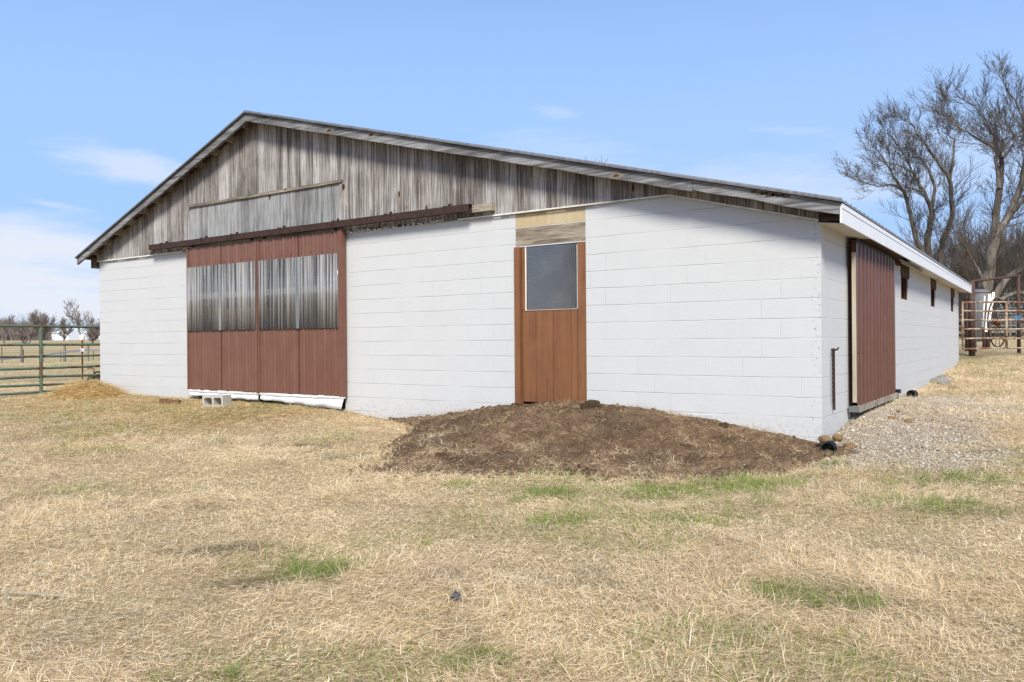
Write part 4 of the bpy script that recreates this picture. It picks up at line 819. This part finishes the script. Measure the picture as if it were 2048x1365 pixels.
def strands(P, L_, az, el, wd, col, curve=.25):
    # each strand: a thin tapering blade of three cross sections (n, ...) -> verts, faces
    n = len(P); d = np.stack([np.cos(az)*np.cos(el), np.sin(az)*np.cos(el), np.sin(el)], 1); s_ = np.stack([-np.sin(az), np.cos(az), np.zeros(n)], 1)
    ph = rng.uniform(0, 6.28, n); side = s_*np.cos(ph)[:, None]*.9+np.array([0, 0, 1.])*np.sin(ph)[:, None]*.45+s_*.15
    bend = np.stack([rng.normal(0, curve, n), rng.normal(0, curve, n), -np.abs(rng.normal(0, curve, n))*.8*np.clip(np.sin(el)*1.6, 0, 1)], 1)*L_[:, None]
    w_ = wd[:, None]; p0 = P; p1 = P+d*(L_*.5)[:, None]+bend*.25; p2 = P+d*L_[:, None]+bend
    V = np.stack([p0-side*w_*.5, p0+side*w_*.5, p1-side*w_*.42, p1+side*w_*.42, p2], 1).reshape(-1, 3)
    b = np.arange(n)[:, None]*5; return V, b+np.array([[0, 1, 3, 2]]), b+np.array([[2, 3, 4]]), np.repeat(col, 5, 0)
def straw_col(n, dark=.15):
    t = rng.random((n, 1)); c = lerp(np.tile((.78, .60, .31), (n, 1)), (.50, .35, .16), t); c = np.where(rng.random((n, 1)) < dark, c*.45, c); return np.clip(c*(.75+.5*rng.random((n, 1))), 0, 1)
n = 9000; a_ = rng.uniform(0, 6.28, n); r_ = np.sqrt(rng.random(n))*1.08; sx, sy = cx_+np.cos(a_)*r_*R1, cy_+np.sin(a_)*r_*R2
rr = np.hypot((sx-cx_)/R1, (sy-cy_)/R2); ok = sy < -.03; sz = hgt(sx, sy)+.30*np.clip(1-rr**1.5, 0, 1)**.9
P = np.stack([sx, sy, sz], 1)[ok]; k = len(P)
V, F4, F3, C_ = strands(P-np.array(heap.location), rng.uniform(.07, .24, k), rng.uniform(0, 6.28, k), rng.normal(.03, .24, k), rng.uniform(.005, .010, k), np.clip(straw_col(k, .22)*1.15, 0, 1), .25)
st_o = npmesh('straw_stems', V, [F4, F3], M_GRASS, C_); st_o.parent = heap
# scattered straw
n = 26000; sx = rng.uniform(-17, -5.0, n); sy = rng.uniform(-5.2, -.05, n); mk = masks(sx, sy)[3]; ok = rng.random(n) < mk*.9; sx, sy = sx[ok], sy[ok]; k = len(sx)
P = np.stack([sx, sy, hgt(sx, sy)+rng.uniform(.004, .03, k)], 1)
V, F4, F3, C_ = strands(P, rng.uniform(.06, .28, k), rng.uniform(0, 6.28, k), rng.normal(.02, .08, k), rng.uniform(.004, .008, k), straw_col(k, .2), .10)
tag(npmesh('scattered_straw', V, [F4, F3], M_GRASS, C_), 'golden straw trodden across the ground in front of the big doors', 'straw', kind='stuff')
# concrete block with two cores, lying with its cores towards the viewer
q0 = Vector(tuple(onz(437, 813, .15))); q1 = Vector(tuple(onz(470, 817, .15))); bx_ = Vector((-9.62, -.62, 0)); 
cb = empty('concrete_block', 'grey two core concrete block lying in front of the left sliding door', 'concrete block'); m = MB()
Wd, Ht, Dp, wl = .395, .195, .195, .032      # cores run along the depth
xs = [0, wl, Wd/2-wl/2, Wd/2+wl/2, Wd-wl, Wd]
for i, (a, b) in enumerate(zip(xs[:-1], xs[1:])):
    if i in (0, 2, 4): m.box(a, b, 0, Dp, wl, Ht-wl, .5)
m.box(0, Wd, 0, Dp, 0, wl, .5); m.box(0, Wd, 0, Dp, Ht-wl, Ht, .5)
for i in (1, 3):
    a, b = xs[i], xs[i+1]
    for cxx, sx_ in ((a, 1), (b, -1)):
        for czz, sz_ in ((wl, 1), (Ht-wl, -1)): m.add([(cxx, y, czz) for y in (0, Dp)]+[(cxx+sx_*.022, y, czz) for y in (0, Dp)]+[(cxx, y, czz+sz_*.022) for y in (0, Dp)], [(0, 2, 4), (1, 5, 3), (2, 3, 5, 4)], .5)
o = m.build('block_body', M_CBLK, cb)
bd = Vector((-9.12, -.78, 0)); cb.location = (bd.x, bd.y, H(bd.x, bd.y)-.012); cb.rotation_euler = (.02, -.015, math.radians(14))
m = MB(); m.box(-.17, .17, -.04, .04, -.02, .075); m.box(-.17, -.05, -.042, .042, .0755, .084); o = m.build('wood_scrap', M_BRICK, bevel=.006); p = onz(340, 808, .2); o.location = (p[0], p[1], H(p[0], p[1])); o.rotation_euler = (.08, .05, math.radians(28)); tag(o, 'short worn scrap of brown wood lying between the straw heap and the left sliding door', 'wood scrap')
# soil heap at the man door
xs_ = np.linspace(-6.3, .6, 260); ys_ = np.linspace(-3.3, .02, 150); X_, Y_ = np.meshgrid(xs_, ys_, indexing='ij'); mm, cov, t_ = mound_m(X_, Y_)
lump = (fbm(X_*4, Y_*4, 4, 81)-.5)*.12+(np.abs(fbm(X_*9, Y_*9, 3, 83)-.5))*.16+(fbm(X_*24, Y_*24, 2, 85)-.5)*.04
env = np.clip((1.05-t_)*3, 0, 1)*np.clip((-Y_+.04)*5, .25, 1); Zm = hgt(X_, Y_)+np.where(t_ < 1.15, mm+lump*env+.012, 0)-.14*sst(t_, .93, 1.12)-.2*sst(-X_, 5.7, 6.2)-.2*sst(X_, .3, .5)
nx_, ny_ = X_.shape; ii = np.arange(nx_*ny_).reshape(nx_, ny_); Q_ = np.stack([ii[:-1, :-1].ravel(), ii[1:, :-1].ravel(), ii[1:, 1:].ravel(), ii[:-1, 1:].ravel()], 1)
keep = (t_ < 1.14).ravel()[Q_].all(1); mo = npmesh('soil_heap', np.stack([X_.ravel(), Y_.ravel(), Zm.ravel()], 1), [Q_[keep]], M_MOUND, None, True); tag(mo, 'low heap of bare brown soil banked against the wall below the brown door', 'soil heap')
def mz(x, y): a, c_, t = mound_m(np.array([x]), np.array([y])); return H(x, y)+float(a[0])*(t[0] < 1.1)
# clods and stones strewn on it (too many to count)
def lumps(P, S_, col, sub=1, flat=.7):
    base = np.array([(0, 0, 1), (.94, 0, .33), (-.47, .82, .33), (-.47, -.82, .33), (.47, .82, -.33), (.47, -.82, -.33), (-.94, 0, -.33), (0, 0, -1)], float)
    Fb = np.array([(0, 1, 2), (0, 2, 3), (0, 3, 1), (1, 4, 2), (2, 6, 3), (3, 5, 1), (1, 5, 4), (2, 4, 6), (3, 6, 5), (7, 4, 5), (7, 6, 4), (7, 5, 6)])
    n = len(P); th = rng.uniform(0, 6.28, n); B_ = base[None]*(1+rng.normal(0, .22, (n, 8, 1))); c1, s1_ = np.cos(th)[:, None], np.sin(th)[:, None]
    tilt = rng.normal(0, .5, (n, 1)); x, y, z = B_[..., 0], B_[..., 1], B_[..., 2]; y, z = y*np.cos(tilt)-z*np.sin(tilt), y*np.sin(tilt)+z*np.cos(tilt)
    x, y = x*c1-y*s1_, x*s1_+y*c1; V = np.stack([x*S_[:, None], y*S_[:, None]*rng.uniform(.6, 1, (n, 1)), z*S_[:, None]*flat], 2)+P[:, None]
    return V.reshape(-1, 3), (np.arange(n)[:, None, None]*8+Fb[None]).reshape(-1, 3), np.repeat(col, 8, 0)
n = 15000; lx = rng.uniform(-6, .4, n); ly = rng.uniform(-3.6, -.02, n); a, cv, t = mound_m(lx, ly); ok = (t < 1.04+.16*rng.random(n)**3)&(lx > -5.9); lx, ly = lx[ok], ly[ok]; a = a[ok]; k = len(lx)
sz_ = rng.gamma(1.5, .0075, k)+.004; sz_ = np.minimum(sz_, .06); jj = (fbm(lx*4, ly*4, 4, 81)-.5)*.08
colr = lerp(np.tile((.22, .148, .09), (k, 1)), (.08, .05, .03), rng.random((k, 1))); colr = np.where((rng.random(k) < .06)[:, None]&(sz_ < .016)[:, None], (.42, .36, .28), colr)
V, F3, C_ = lumps(np.stack([lx, ly, hgt(lx, ly)+a+jj+.012], 1), sz_, colr, flat=.8); tag(npmesh('clods', V, [F3], M_STONE, C_), 'small clods and pebbles strewn over the soil heap', 'clods', kind='stuff')
# one big clod beside the door
def rock(name, mat, loc, s3, seed, label, cat, rough_=.26, sub=3, group=None):
    import bmesh
    bm = bmesh.new(); bmesh.ops.create_icosphere(bm, subdivisions=sub, radius=1); R_ = np.random.default_rng(seed); off = R_.random(3)*50
    for v in bm.verts:
        c_ = v.co; n = float(fbm(np.array([c_.x*1.7+off[0]+c_.z]), np.array([c_.y*1.7+off[1]-c_.z*1.3]), 4, seed % 9)[0])-.5; v.co = c_*(1+rough_*3*n)
    me = bpy.data.meshes.new(name); bm.to_mesh(me); bm.free(); me.materials.append(mat); o = bpy.data.objects.new(name, me); COL.objects.link(o)
    o.location = loc; o.scale = s3; o.rotation_euler = (0, 0, seed); me.polygons.foreach_set('use_smooth', [True]*len(me.polygons)); return tag(o, label, cat, group)
rock('soil_clod', M_MOUND, (-2.58, -.12, .40), (.15, .10, .09), 4, 'big crumbly soil clod leaning on the foot of the brown door frame', 'soil clod', .35, 4)
rock('soil_clod', M_MOUND, (-3.62, -.10, .365), (.09, .06, .05), 6, 'smaller soil clod at the left foot of the brown door', 'soil clod', .3, 4)
rock('soil_clod', M_MOUND, (-.98, -.14, .235), (.10, .06, .07), 8, 'lone pointed clod against the white wall halfway between door and corner', 'soil clod', .3, 4)
# drain pipes
def pipe(name, label, c, r, axis_dir, length):
    c = Vector(c); d = Vector(axis_dir).normalized(); root = empty(name, label, 'drain pipe', tuple(c)); n = 20; ref = d.orthogonal().normalized(); b = d.cross(ref); V = []; F = []; prof = []
    for i in range(16): t = i/15*length; rr_ = r*(1.0+(.07 if i % 2 else 0)); prof.append((t, rr_))
    prof += [(length, r*.88), (0, r*.88)]; prof = prof[::1]
    for t, q in prof:
        for k in range(n): a = 2*math.pi*k/n; V.append(d*t+(ref*math.cos(a)+b*math.sin(a))*q)
    m_ = len(prof)
    for i in range(m_):
        j = (i+1) % m_
        for k in range(n): F.append((i*n+k, i*n+(k+1) % n, j*n+(k+1) % n, j*n+k))
    MB().add(V, F).build('pipe_wall', M_BLACK, root, False); m = MB(); m.tube([d*length*.8, d*length*.82], r*.87, n); m.build('pipe_depth', M_BLACK, root); return root
pipe('drain_pipe', 'black corrugated drain pipe opening at the front corner of the barn', (.13, -.34, .128), .066, (-.1, 1, .0), .12)
pipe('drain_pipe', 'black drain pipe end lying past the far edge of the ribbed side door', (.15, 4.98, .335), .062, (.1, 1, -.03), .16)
rock('orange_rock', M_ROCK, (.07, -.19, .20), (.075, .055, .042), 12, 'orange rock sitting on top of the corner drain pipe', 'rock', group='orange rocks by the barn corner')
rock('orange_rock', M_ROCK, (.25, .06, .115), (.075, .06, .035), 15, 'orange rock right of the corner drain pipe', 'rock', group='orange rocks by the barn corner')
rock('orange_rock', M_ROCK, (.09, .26, .175), (.06, .05, .04), 17, 'brownish rock tucked against the side wall behind the corner', 'rock', group='orange rocks by the barn corner')
rock('pale_rock', M_ROCKG, (.30, -.10, .08), (.07, .05, .03), 19, 'flat pale rock in front of the orange rocks', 'rock')
for i, (u, v, s_, lab) in enumerate([(1800, 840, .045, 'small orange rock in the gravel nearest the ribbed door'), (1786, 849, .05, 'small orange rock in the middle of the gravel'), (1818, 853, .05, 'small orange rock at the right of the gravel')]):
    p = onz(u, v, .22); rock('orange_rock', M_ROCK, (p[0], p[1], H(p[0], p[1])+.01), (s_, s_*.8, s_*.55), 30+i, lab, 'rock', group='small orange rocks in the gravel')
for i, (y, x, s_, lab) in enumerate([(8.75, .14, .17, 'grey stone slab against the middle of the side wall'), (9.6, .16, .13, 'rough grey stone behind the slab along the side wall'), (8.1, .30, .09, 'small grey stone in front of the slab along the side wall'), (6.9, .55, .08, 'tan stone lying out from the side wall')]):
    rock('grey_rock', M_ROCKG if i < 3 else M_ROCK, (x, y, H(x, y)+.02), (s_, s_*1.3, s_*.45), 50+i, lab, 'rock')
# gravel
n = 85000; gx1 = rng.uniform(-.02, 2.2, n); gy1 = rng.uniform(-1.2, 6.6, n); mk = masks(gx1, gy1)[2]; ok = (rng.random(n) < mk*.95)&~((gx1 < .02)&(gy1 > -.02)); gx1, gy1 = gx1[ok], gy1[ok]; k = len(gx1)
colr = lerp(np.tile((.50, .445, .37), (k, 1)), (.28, .225, .16), rng.random((k, 1))**.8); colr = np.where(rng.random((k, 1)) < .05, (.30, .20, .11), colr); colr = np.where(rng.random((k, 1)) < .04, (.62, .60, .56), colr)
V, F3, C_ = lumps(np.stack([gx1, gy1, hgt(gx1, gy1)+.003], 1), np.minimum(rng.gamma(2.0, .0028, k)+.003, .03), colr, flat=.6); tag(npmesh('gravel', V, [F3], M_STONE, C_), 'pale gravel apron beside the corner and under the side door', 'gravel', kind='stuff')
# chain and flat bar hanging on a hook
hk = empty('hook_bar', 'rusty flat bar and hook fixed on the white side wall near the corner', 'iron bar', (.001, .42, 1.09))
m = MB(); m.beam((.022, .432, 1.09), (.022, .44, .44), .012, .024, up=(1, 0, 0)); m.build('bar', M_CHAIN, hk)
m = MB(); m.tube([(.0, .42, 1.075), (.06, .42, 1.075), (.075, .42, 1.10)], .009, 6); m.tube([(.03, .36, 1.07), (.03, .50, 1.072)], .009, 6); m.build('hook', M_CHAIN, hk); relocate(hk)
m = MB(); z = 1.06; k = 0
while z > .53:
    cy = .362-.003*k*.1; pts = [(.03+(0 if k % 2 else .0085*math.cos(t)), cy+(.0085*math.cos(t) if k % 2 else 0), z+.016*math.sin(t)) for t in np.linspace(0, 2*math.pi, 8, endpoint=False)]
    m.tube(pts, .0035, 5, closed=True); z -= .0235; k += 1
tag(m.build('chain', M_CHAIN), 'rusty link chain hanging beside the flat bar on the side wall', 'chain')
# bits in the grass
m = MB(); sc_ = [(-.045, -.02, 0), (.02, -.035, .01), (.05, .0, .0), (.02, .04, .02), (-.03, .03, .045)]; m.add(sc_+[(a, b, c_-.008) for a, b, c_ in sc_], [(0, 1, 2, 3, 4), (9, 8, 7, 6, 5)]+[(i, i+5, (i+1) % 5+5, (i+1) % 5) for i in range(5)])
o = m.build('plastic_scrap', m_plain('slate_plastic', (.05, .055, .07), .5)); p = onz(912, 1185, -.05); p = onz(912, 1185, H(p[0], p[1])+.04); o.scale = (.62, .62, .55); o.location = (p[0], p[1], H(p[0], p[1])+.022); tag(o, 'small dark slate coloured scrap lying in the grass in front of the camera', 'scrap')
p = onz(50, 1192, -.05); p = onz(50, 1192, H(p[0], p[1])); b0 = Vector((p[0], p[1], H(p[0], p[1])+.012)); stk = empty('broken_branch', 'pale weathered broken branch lying in the grass at the left edge', 'branch', tuple(b0))
m = MB(); m.tube([(-.22, -.08, -.01), (-.1, -.04, .01), (.02, .02, .012), (.15, .04, .02), (.22, .09, .015)], [.012, .011, .009, .009, .006], 8); m.tube([(-.1, -.04, .01), (-.02, -.08, .005), (.06, -.12, -.01)], [.013, .011, .006], 6); m.build('stem', m_plain('bleached_wood', (.30, .25, .18), .9), stk)

# ================================================================== RIGHT SIDE THINGS
def P3(u, v, Z): return Vector(at(u, v, Z))
# red brown pipe frame (goal post shape) behind the gate
pf = empty('pipe_frame', 'tall red brown pipe frame of two posts and a crossbar behind the barn end', 'pipe frame', tuple(P3(1944, 708, 20.5)))
a0 = P3(1944, 708, 20.5); a1 = P3(1944, 563, 20.5); b0 = P3(2038, 712, 21.2); b1 = P3(2038, 552, 21.2)
for q0, q1, r in ((a0, a1, .078), (b0, b1, .045)):
    m = MB(); m.tube([(q0.x, q0.y, H(q0.x, q0.y)-.2), (q0.x, q0.y, q1.z)], r, 12); m.build('post', M_REDP, pf, True)
m = MB(); m.tube([a1+(a1-b1)*.02, b1+(b1-a1)*.02], .035, 10); m.build('crossbar', M_REDP, pf, True); relocate(pf)
# second, thinner post
def post1(u, v0, v1, Z, r, mat, name, lab, cat='post', lean=0):
    q0 = P3(u, v0, Z); q1 = P3(u+lean, v1, Z); z = H(q0.x, q0.y); m = MB(); m.tube([(0, 0, -.2), (q1.x-q0.x, q1.y-q0.y, q1.z-z)], r, 8); o = m.build(name, mat, None, True); o.location = (q0.x, q0.y, z); return tag(o, lab, cat)
post1(1934, 705, 604, 22.5, .055, M_REDP, 'steel_post', 'thinner red brown post just left of the thick frame post')
post1(1951.5, 700, 595, 22, .022, M_GALV, 'steel_post', 'slim grey pipe post just right of the thick frame post')
# pale rusty panel gate
pg_a = P3(1925.5, 700, 19.8); pg_d = (P3(2060, 700, 20.3)-pg_a); pg_d.z = 0; pg_d.normalize()
pg = empty('panel_gate', 'pale rust streaked tube gate at the far end of the barn', 'gate', tuple(pg_a)); zt = [2.075, 1.855, 1.625, 1.398, 1.165, .915]
for z in zt: m = MB(); m.tube([pg_a*1+pg_d*t+Vector((0, 0, z-pg_a.z+.006*math.sin(t*3+z*5))) for t in np.linspace(0, 2.6, 8)], .021, 8); m.build('rail', M_PALER, pg, True)
for t in (0, 1.33, 2.6): m = MB(); q = pg_a+pg_d*t; m.tube([(q.x, q.y, .90), (q.x, q.y, 2.09)], .023 if t != 1.33 else .03, 8); m.build('upright', M_PALER, pg, True)
relocate(pg)
# iron wagon wheel leaning behind the gate
wc = P3(1995, 646, 21.6); ww = empty('wagon_wheel', 'large rusty iron wagon wheel with thin spokes standing behind the pale gate', 'wheel', tuple(wc)); e1_ = (pg_d*.93+Vector((_F[0], _F[1], 0))*.5).normalized(); e2_ = Vector((0, 0, 1)); R0 = .66
m = MB(); m.tube([e1_*R0*math.cos(t)+e2_*R0*math.sin(t) for t in np.linspace(0, 2*math.pi, 48, endpoint=False)], .020, 6, closed=True); m.build('rim', M_CHAIN, ww, True)
m = MB(); nrm = e1_.cross(e2_); m.tube([nrm*-.09, nrm*.09], .06, 10); m.tube([nrm*-.02, nrm*.02], .085, 10); m.build('hub', M_RUST, ww)
for k in range(14): t = 2*math.pi*k/14; d = e1_*math.cos(t)+e2_*math.sin(t); m = MB(); m.tube([d*.05, d*(R0-.01)], .008, 5); m.build('spoke', M_CHAIN, ww)
# blue twine tied on the far post
m = MB(); q = P3(2036, 640, 20.9)
for k in range(5): m.tube([q+Vector((random.gauss(0, .05), 0, random.gauss(.05, .10))) for _ in range(4)], .007, 5)
tag(m.build('blue_twine', M_BLUE), 'blue twine knotted round the right post of the pipe frame', 'twine')
# galvanised tank
q0 = P3(1960, 690, 27); zg = H(q0.x, q0.y); tk = empty('metal_tank', 'upright grey galvanised tank behind the thick red brown post', 'tank', (q0.x, q0.y, zg)); hh = P3(1960, 579, 27).z-zg
m = MB(); m.tube([(0, 0, .15), (0, 0, .16), (0, 0, hh-.12), (0, 0, hh-.03), (0, 0, hh)], [.30, .33, .33, .26, .10], 20); m.build('shell', M_GALV, tk, True); m = MB(); m.tube([(0, 0, hh-.14), (0, 0, hh-.11)], .345, 20); m.tube([(0, 0, .5), (0, 0, .53)], .34, 20); m.build('band', M_RUST, tk)
for sx_ in (-.2, .2): m = MB(); m.box(sx_-.03, sx_+.03, -.03, .03, -.2, .2); m.build('leg', M_RUST, tk)
# leaning white boards and a brown post
for (u0, v0, u1, v1, Z, lab) in ((1972, 664, 1979, 588, 24, 'white board leaning upright, second from the left behind the gate'), (1978, 640, 1987, 585, 24.3, 'broadest white board leaning behind the gate, rightmost of the three'), (1966, 655, 1969, 592, 24.6, 'narrow white board standing left of the two leaning boards')):
    a = P3(u0, v0, Z); b = P3(u1, v1, Z); m = MB(); m.beam(a, b, .085 if 'narrow' not in lab else .05, .03, up=(_F[0], _F[1], 0)); o = m.build('white_board', M_WHITEB); tag(o, lab, 'board', 'white boards behind the pale gate')
post1(1975, 668, 610, 24.8, .07, M_REDP, 'steel_post', 'short red brown post behind the leaning white boards'); post1(1968, 668, 625, 24.8, .05, M_REDP, 'steel_post', 'short slim red brown post left of the one behind the white boards')
# distant corral panels
for (u0, u1, vt, vb, Z, nr, lab) in ((1995, 2032, 617, 652, 38, 7, 'grey corral panel of close rails seen through the wagon wheel'), (2034, 2110, 622, 655, 40, 6, 'grey corral panel running off to the right edge')):
    a = P3(u0, vb, Z); b = P3(u1, vb, Z); zt_ = P3(u0, vt, Z).z; root = empty('corral_panel', lab, 'corral panel', tuple(a)); 
    for i in range(nr): z = a.z+(zt_-a.z)*i/(nr-1); m = MB(); m.tube([(a.x, a.y, z), (b.x, b.y, z)], .025, 5); m.build('rail', M_GALV, root)
    for q in (a, (a+b)/2, b): m = MB(); m.tube([(q.x, q.y, a.z-.4), (q.x, q.y, zt_+.03)], .03, 5); m.build('upright', M_GALV, root)
    relocate(root)
# board fence far back between the gate and the trees
bf = empty('board_fence', 'grey weathered board fence low behind the corral', 'fence', tuple(P3(1900, 672, 44)))
for i in range(9):
    q = P3(1900+i*40, 672, 44+i*.8); z = H(q.x, q.y); m = MB(); m.tube([(q.x, q.y, z-.2), (q.x, q.y, z+1.15)], .07, 6); m.build('post', M_POST, bf)
    if i < 8:
        r_ = P3(1940+i*40, 672, 44.8+i*.8); z2 = H(r_.x, r_.y)
        for hz_ in (.35, .7, 1.05): m = MB(); m.beam((q.x, q.y, z+hz_), (r_.x, r_.y, z2+hz_), .03, .12); m.build('board', M_POST, bf)
relocate(bf)
# hay inside the barn behind the left door
n = 40; gx_, gz_ = np.meshgrid(np.linspace(0, 1, n), np.linspace(0, 1, n), indexing='ij')
import bmesh
bm = bmesh.new(); bmesh.ops.create_cube(bm, size=1); bmesh.ops.subdivide_edges(bm, edges=bm.edges[:], cuts=12, use_grid_fill=True)
for v in bm.verts: v.co = Vector((v.co.x*2.1, v.co.y*.8, v.co.z*1.62)); q = float(fbm(np.array([v.co.x*3+9+v.co.y]), np.array([v.co.z*3+5]), 4, 2)[0])-.5; v.co += v.co.normalized()*q*.12
me = bpy.data.meshes.new('hay_stack'); bm.to_mesh(me); bm.free(); me.materials.append(M_HAYIN); o = bpy.data.objects.new('hay_stack', me); COL.objects.link(o); o.location = (-10.45, .85, 1.0); tag(o, 'pale hay stacked inside behind the left sliding door panel', 'hay')

# ================================================================== DEAD GRASS
def cam_field(n, z0, z1, u0=-190, u1=2240):
    Z = rng.uniform(z0, z1, n); u = rng.uniform(u0, u1, n); x = CAM[0]+_R[0]*(u-PPX)/FOC*Z+_F[0]*Z; y = CAM[1]+_R[1]*(u-PPX)/FOC*Z+_F[1]*Z; return x, y, Z
def grass(n, z0, z1, name, lab, far=False):
    x, y, Z = cam_field(n, z0, z1); g, s_, gr, st = masks(x, y); mm_, cov, t = mound_m(x, y)
    keep = ~inside(x, y)&~((x > -.01)&(x < .02)&(y > 0)); pm = np.where((t < 1.0)&(x > -6)&(x < .45)&(y < .05), .07+.75*sst(fbm(x*3, y*3, 3, 91), .46, .62)*sst(t, .25, .75), 1.)
    prob = (1-.86*gr*(1-.5*sst(fbm(x*2, y*2, 3, 95), .5, .65)))*(1-.62*s_)*pm*(1-.35*st)*(.72+.28*sst(fbm(x*2.2, y*2.2, 3, 97), .35, .55)); keep &= rng.random(n) < prob
    x, y, Z, g, s_, st, t, mm_ = [q[keep] for q in (x, y, Z, g, s_, st, t, mm_)]; n = len(x)
    z = hgt(x, y)+np.where((t < 1.1)&(y < .05)&(x < .5)&(x > -6.2), mm_, 0)+np.where(rng.random(n) < .55, rng.uniform(.0, .026, n), -.002)
    hn = fbm(x*1.3, y*1.3, 3, 99); tuft = fbm(x*6, y*6, 2, 101)
    isg = rng.random(n) < g*.8
    L_ = rng.uniform(.026, .074, n)*(.65+.9*sst(hn, .35, .7))*(.7+.7*tuft); L_ = np.where(isg, L_*.9+.01, L_); L_ *= 1+.5*(Z > 22)
    # swept in drifting directions with scatter
    c_gap = 0; az = fbm(x*.7, y*.7, 2, 103)*12+rng.normal(0, 1.5, n); el = np.abs(rng.normal(.45, .42, n)); el = np.where(rng.random(n) < .42, rng.uniform(.02, .3, n), el); el = np.where(isg, rng.uniform(.6, 1.4, n), el)
    wd = rng.uniform(.0018, .0040, n)*(1+np.maximum(0, Z-4)*.10)
    pal = np.array([(.83, .665, .425), (.87, .73, .50), (.75, .57, .34), (.62, .475, .30), (.88, .79, .61), (.42, .305, .18)]); pk = rng.choice(6, n, p=[.25, .23, .2, .12, .10, .10]); c = pal[pk]
    tint = fbm(x*.9, y*.9, 3, 105)[:, None]; c = c*(.86+.30*fbm(x*2.5, y*2.5, 3, 107)[:, None]); c = lerp(c, c*np.array([.95, .95, .97]), sst(tint, .5, .7)); c = lerp(c, (.55, .39, .15), (st*.6)[:, None]*rng.random((n, 1)))
    c = lerp(c, c*.62, (s_*.6)[:, None]); gc = lerp(np.tile((.17, .25, .05), (n, 1)), (.34, .38, .11), rng.random((n, 1))); c = np.where(isg[:, None], gc, c)
    V, F4, F3, C_ = strands(np.stack([x, y, z], 1), L_, az, el, wd, np.clip(c*(.8+.4*rng.random((n, 1))), 0, 1), .28)
    return tag(npmesh(name, V, [F4, F3], M_GRASS, C_), lab, 'grass', kind='stuff')
grass(1450000, 2.35, 20, 'dry_grass', 'short dry straw coloured grass with scattered green patches round the barn')
grass(120000, 20, 62, 'field_grass', 'pale dry grass of the field beyond the gates')
# fringe of weeds along the wall foot and on the heap
n = 5200; wx = rng.uniform(-6.2, -.02, n); wy = -np.abs(rng.normal(0, .05, n))-.01; hn = fbm(wx*2.2, wx*0, 3, 111); ok = rng.random(n) < sst(hn, .42, .62); wx, wy = wx[ok], wy[ok]; k = len(wx)
mm_, cv, t = mound_m(wx, wy); P = np.stack([wx, wy, hgt(wx, wy)+np.where(t < 1.1, mm_, 0)], 1); tan = np.array([.46, .34, .19])
V, F4, F3, C_ = strands(P, rng.uniform(.03, .13, k), rng.uniform(0, 6.28, k), rng.uniform(.5, 1.5, k), rng.uniform(.002, .004, k), np.clip(tan*(.6+.8*rng.random((k, 1))), 0, 1), .25)
tag(npmesh('wall_foot_weeds', V, [F4, F3], M_GRASS, C_), 'dry weeds fringing the foot of the white gable wall', 'weeds', kind='stuff')
n = 26000; wx = rng.uniform(-5.9, .2, n); wy = rng.uniform(-3, -.1, n); mm_, cv, t = mound_m(wx, wy); cl = fbm(wx*2.5, wy*2.5, 3, 113); ok = (t < 1.02)&(rng.random(n) < sst(cl, .44, .60)); wx, wy, mm_ = wx[ok], wy[ok], mm_[ok]; k = len(wx)
P = np.stack([wx, wy, hgt(wx, wy)+mm_+.01], 1)
V, F4, F3, C_ = strands(P, rng.uniform(.04, .14, k), rng.uniform(0, 6.28, k), rng.uniform(.0, .9, k), rng.uniform(.0025, .005, k), np.clip(np.array([.70, .52, .31])*(.6+.7*rng.random((k, 1))), 0, 1), .45)
tag(npmesh('uprooted_grass', V, [F4, F3], M_GRASS, C_), 'uprooted dry grass roots tangled in the soil heap', 'dead grass', kind='stuff')
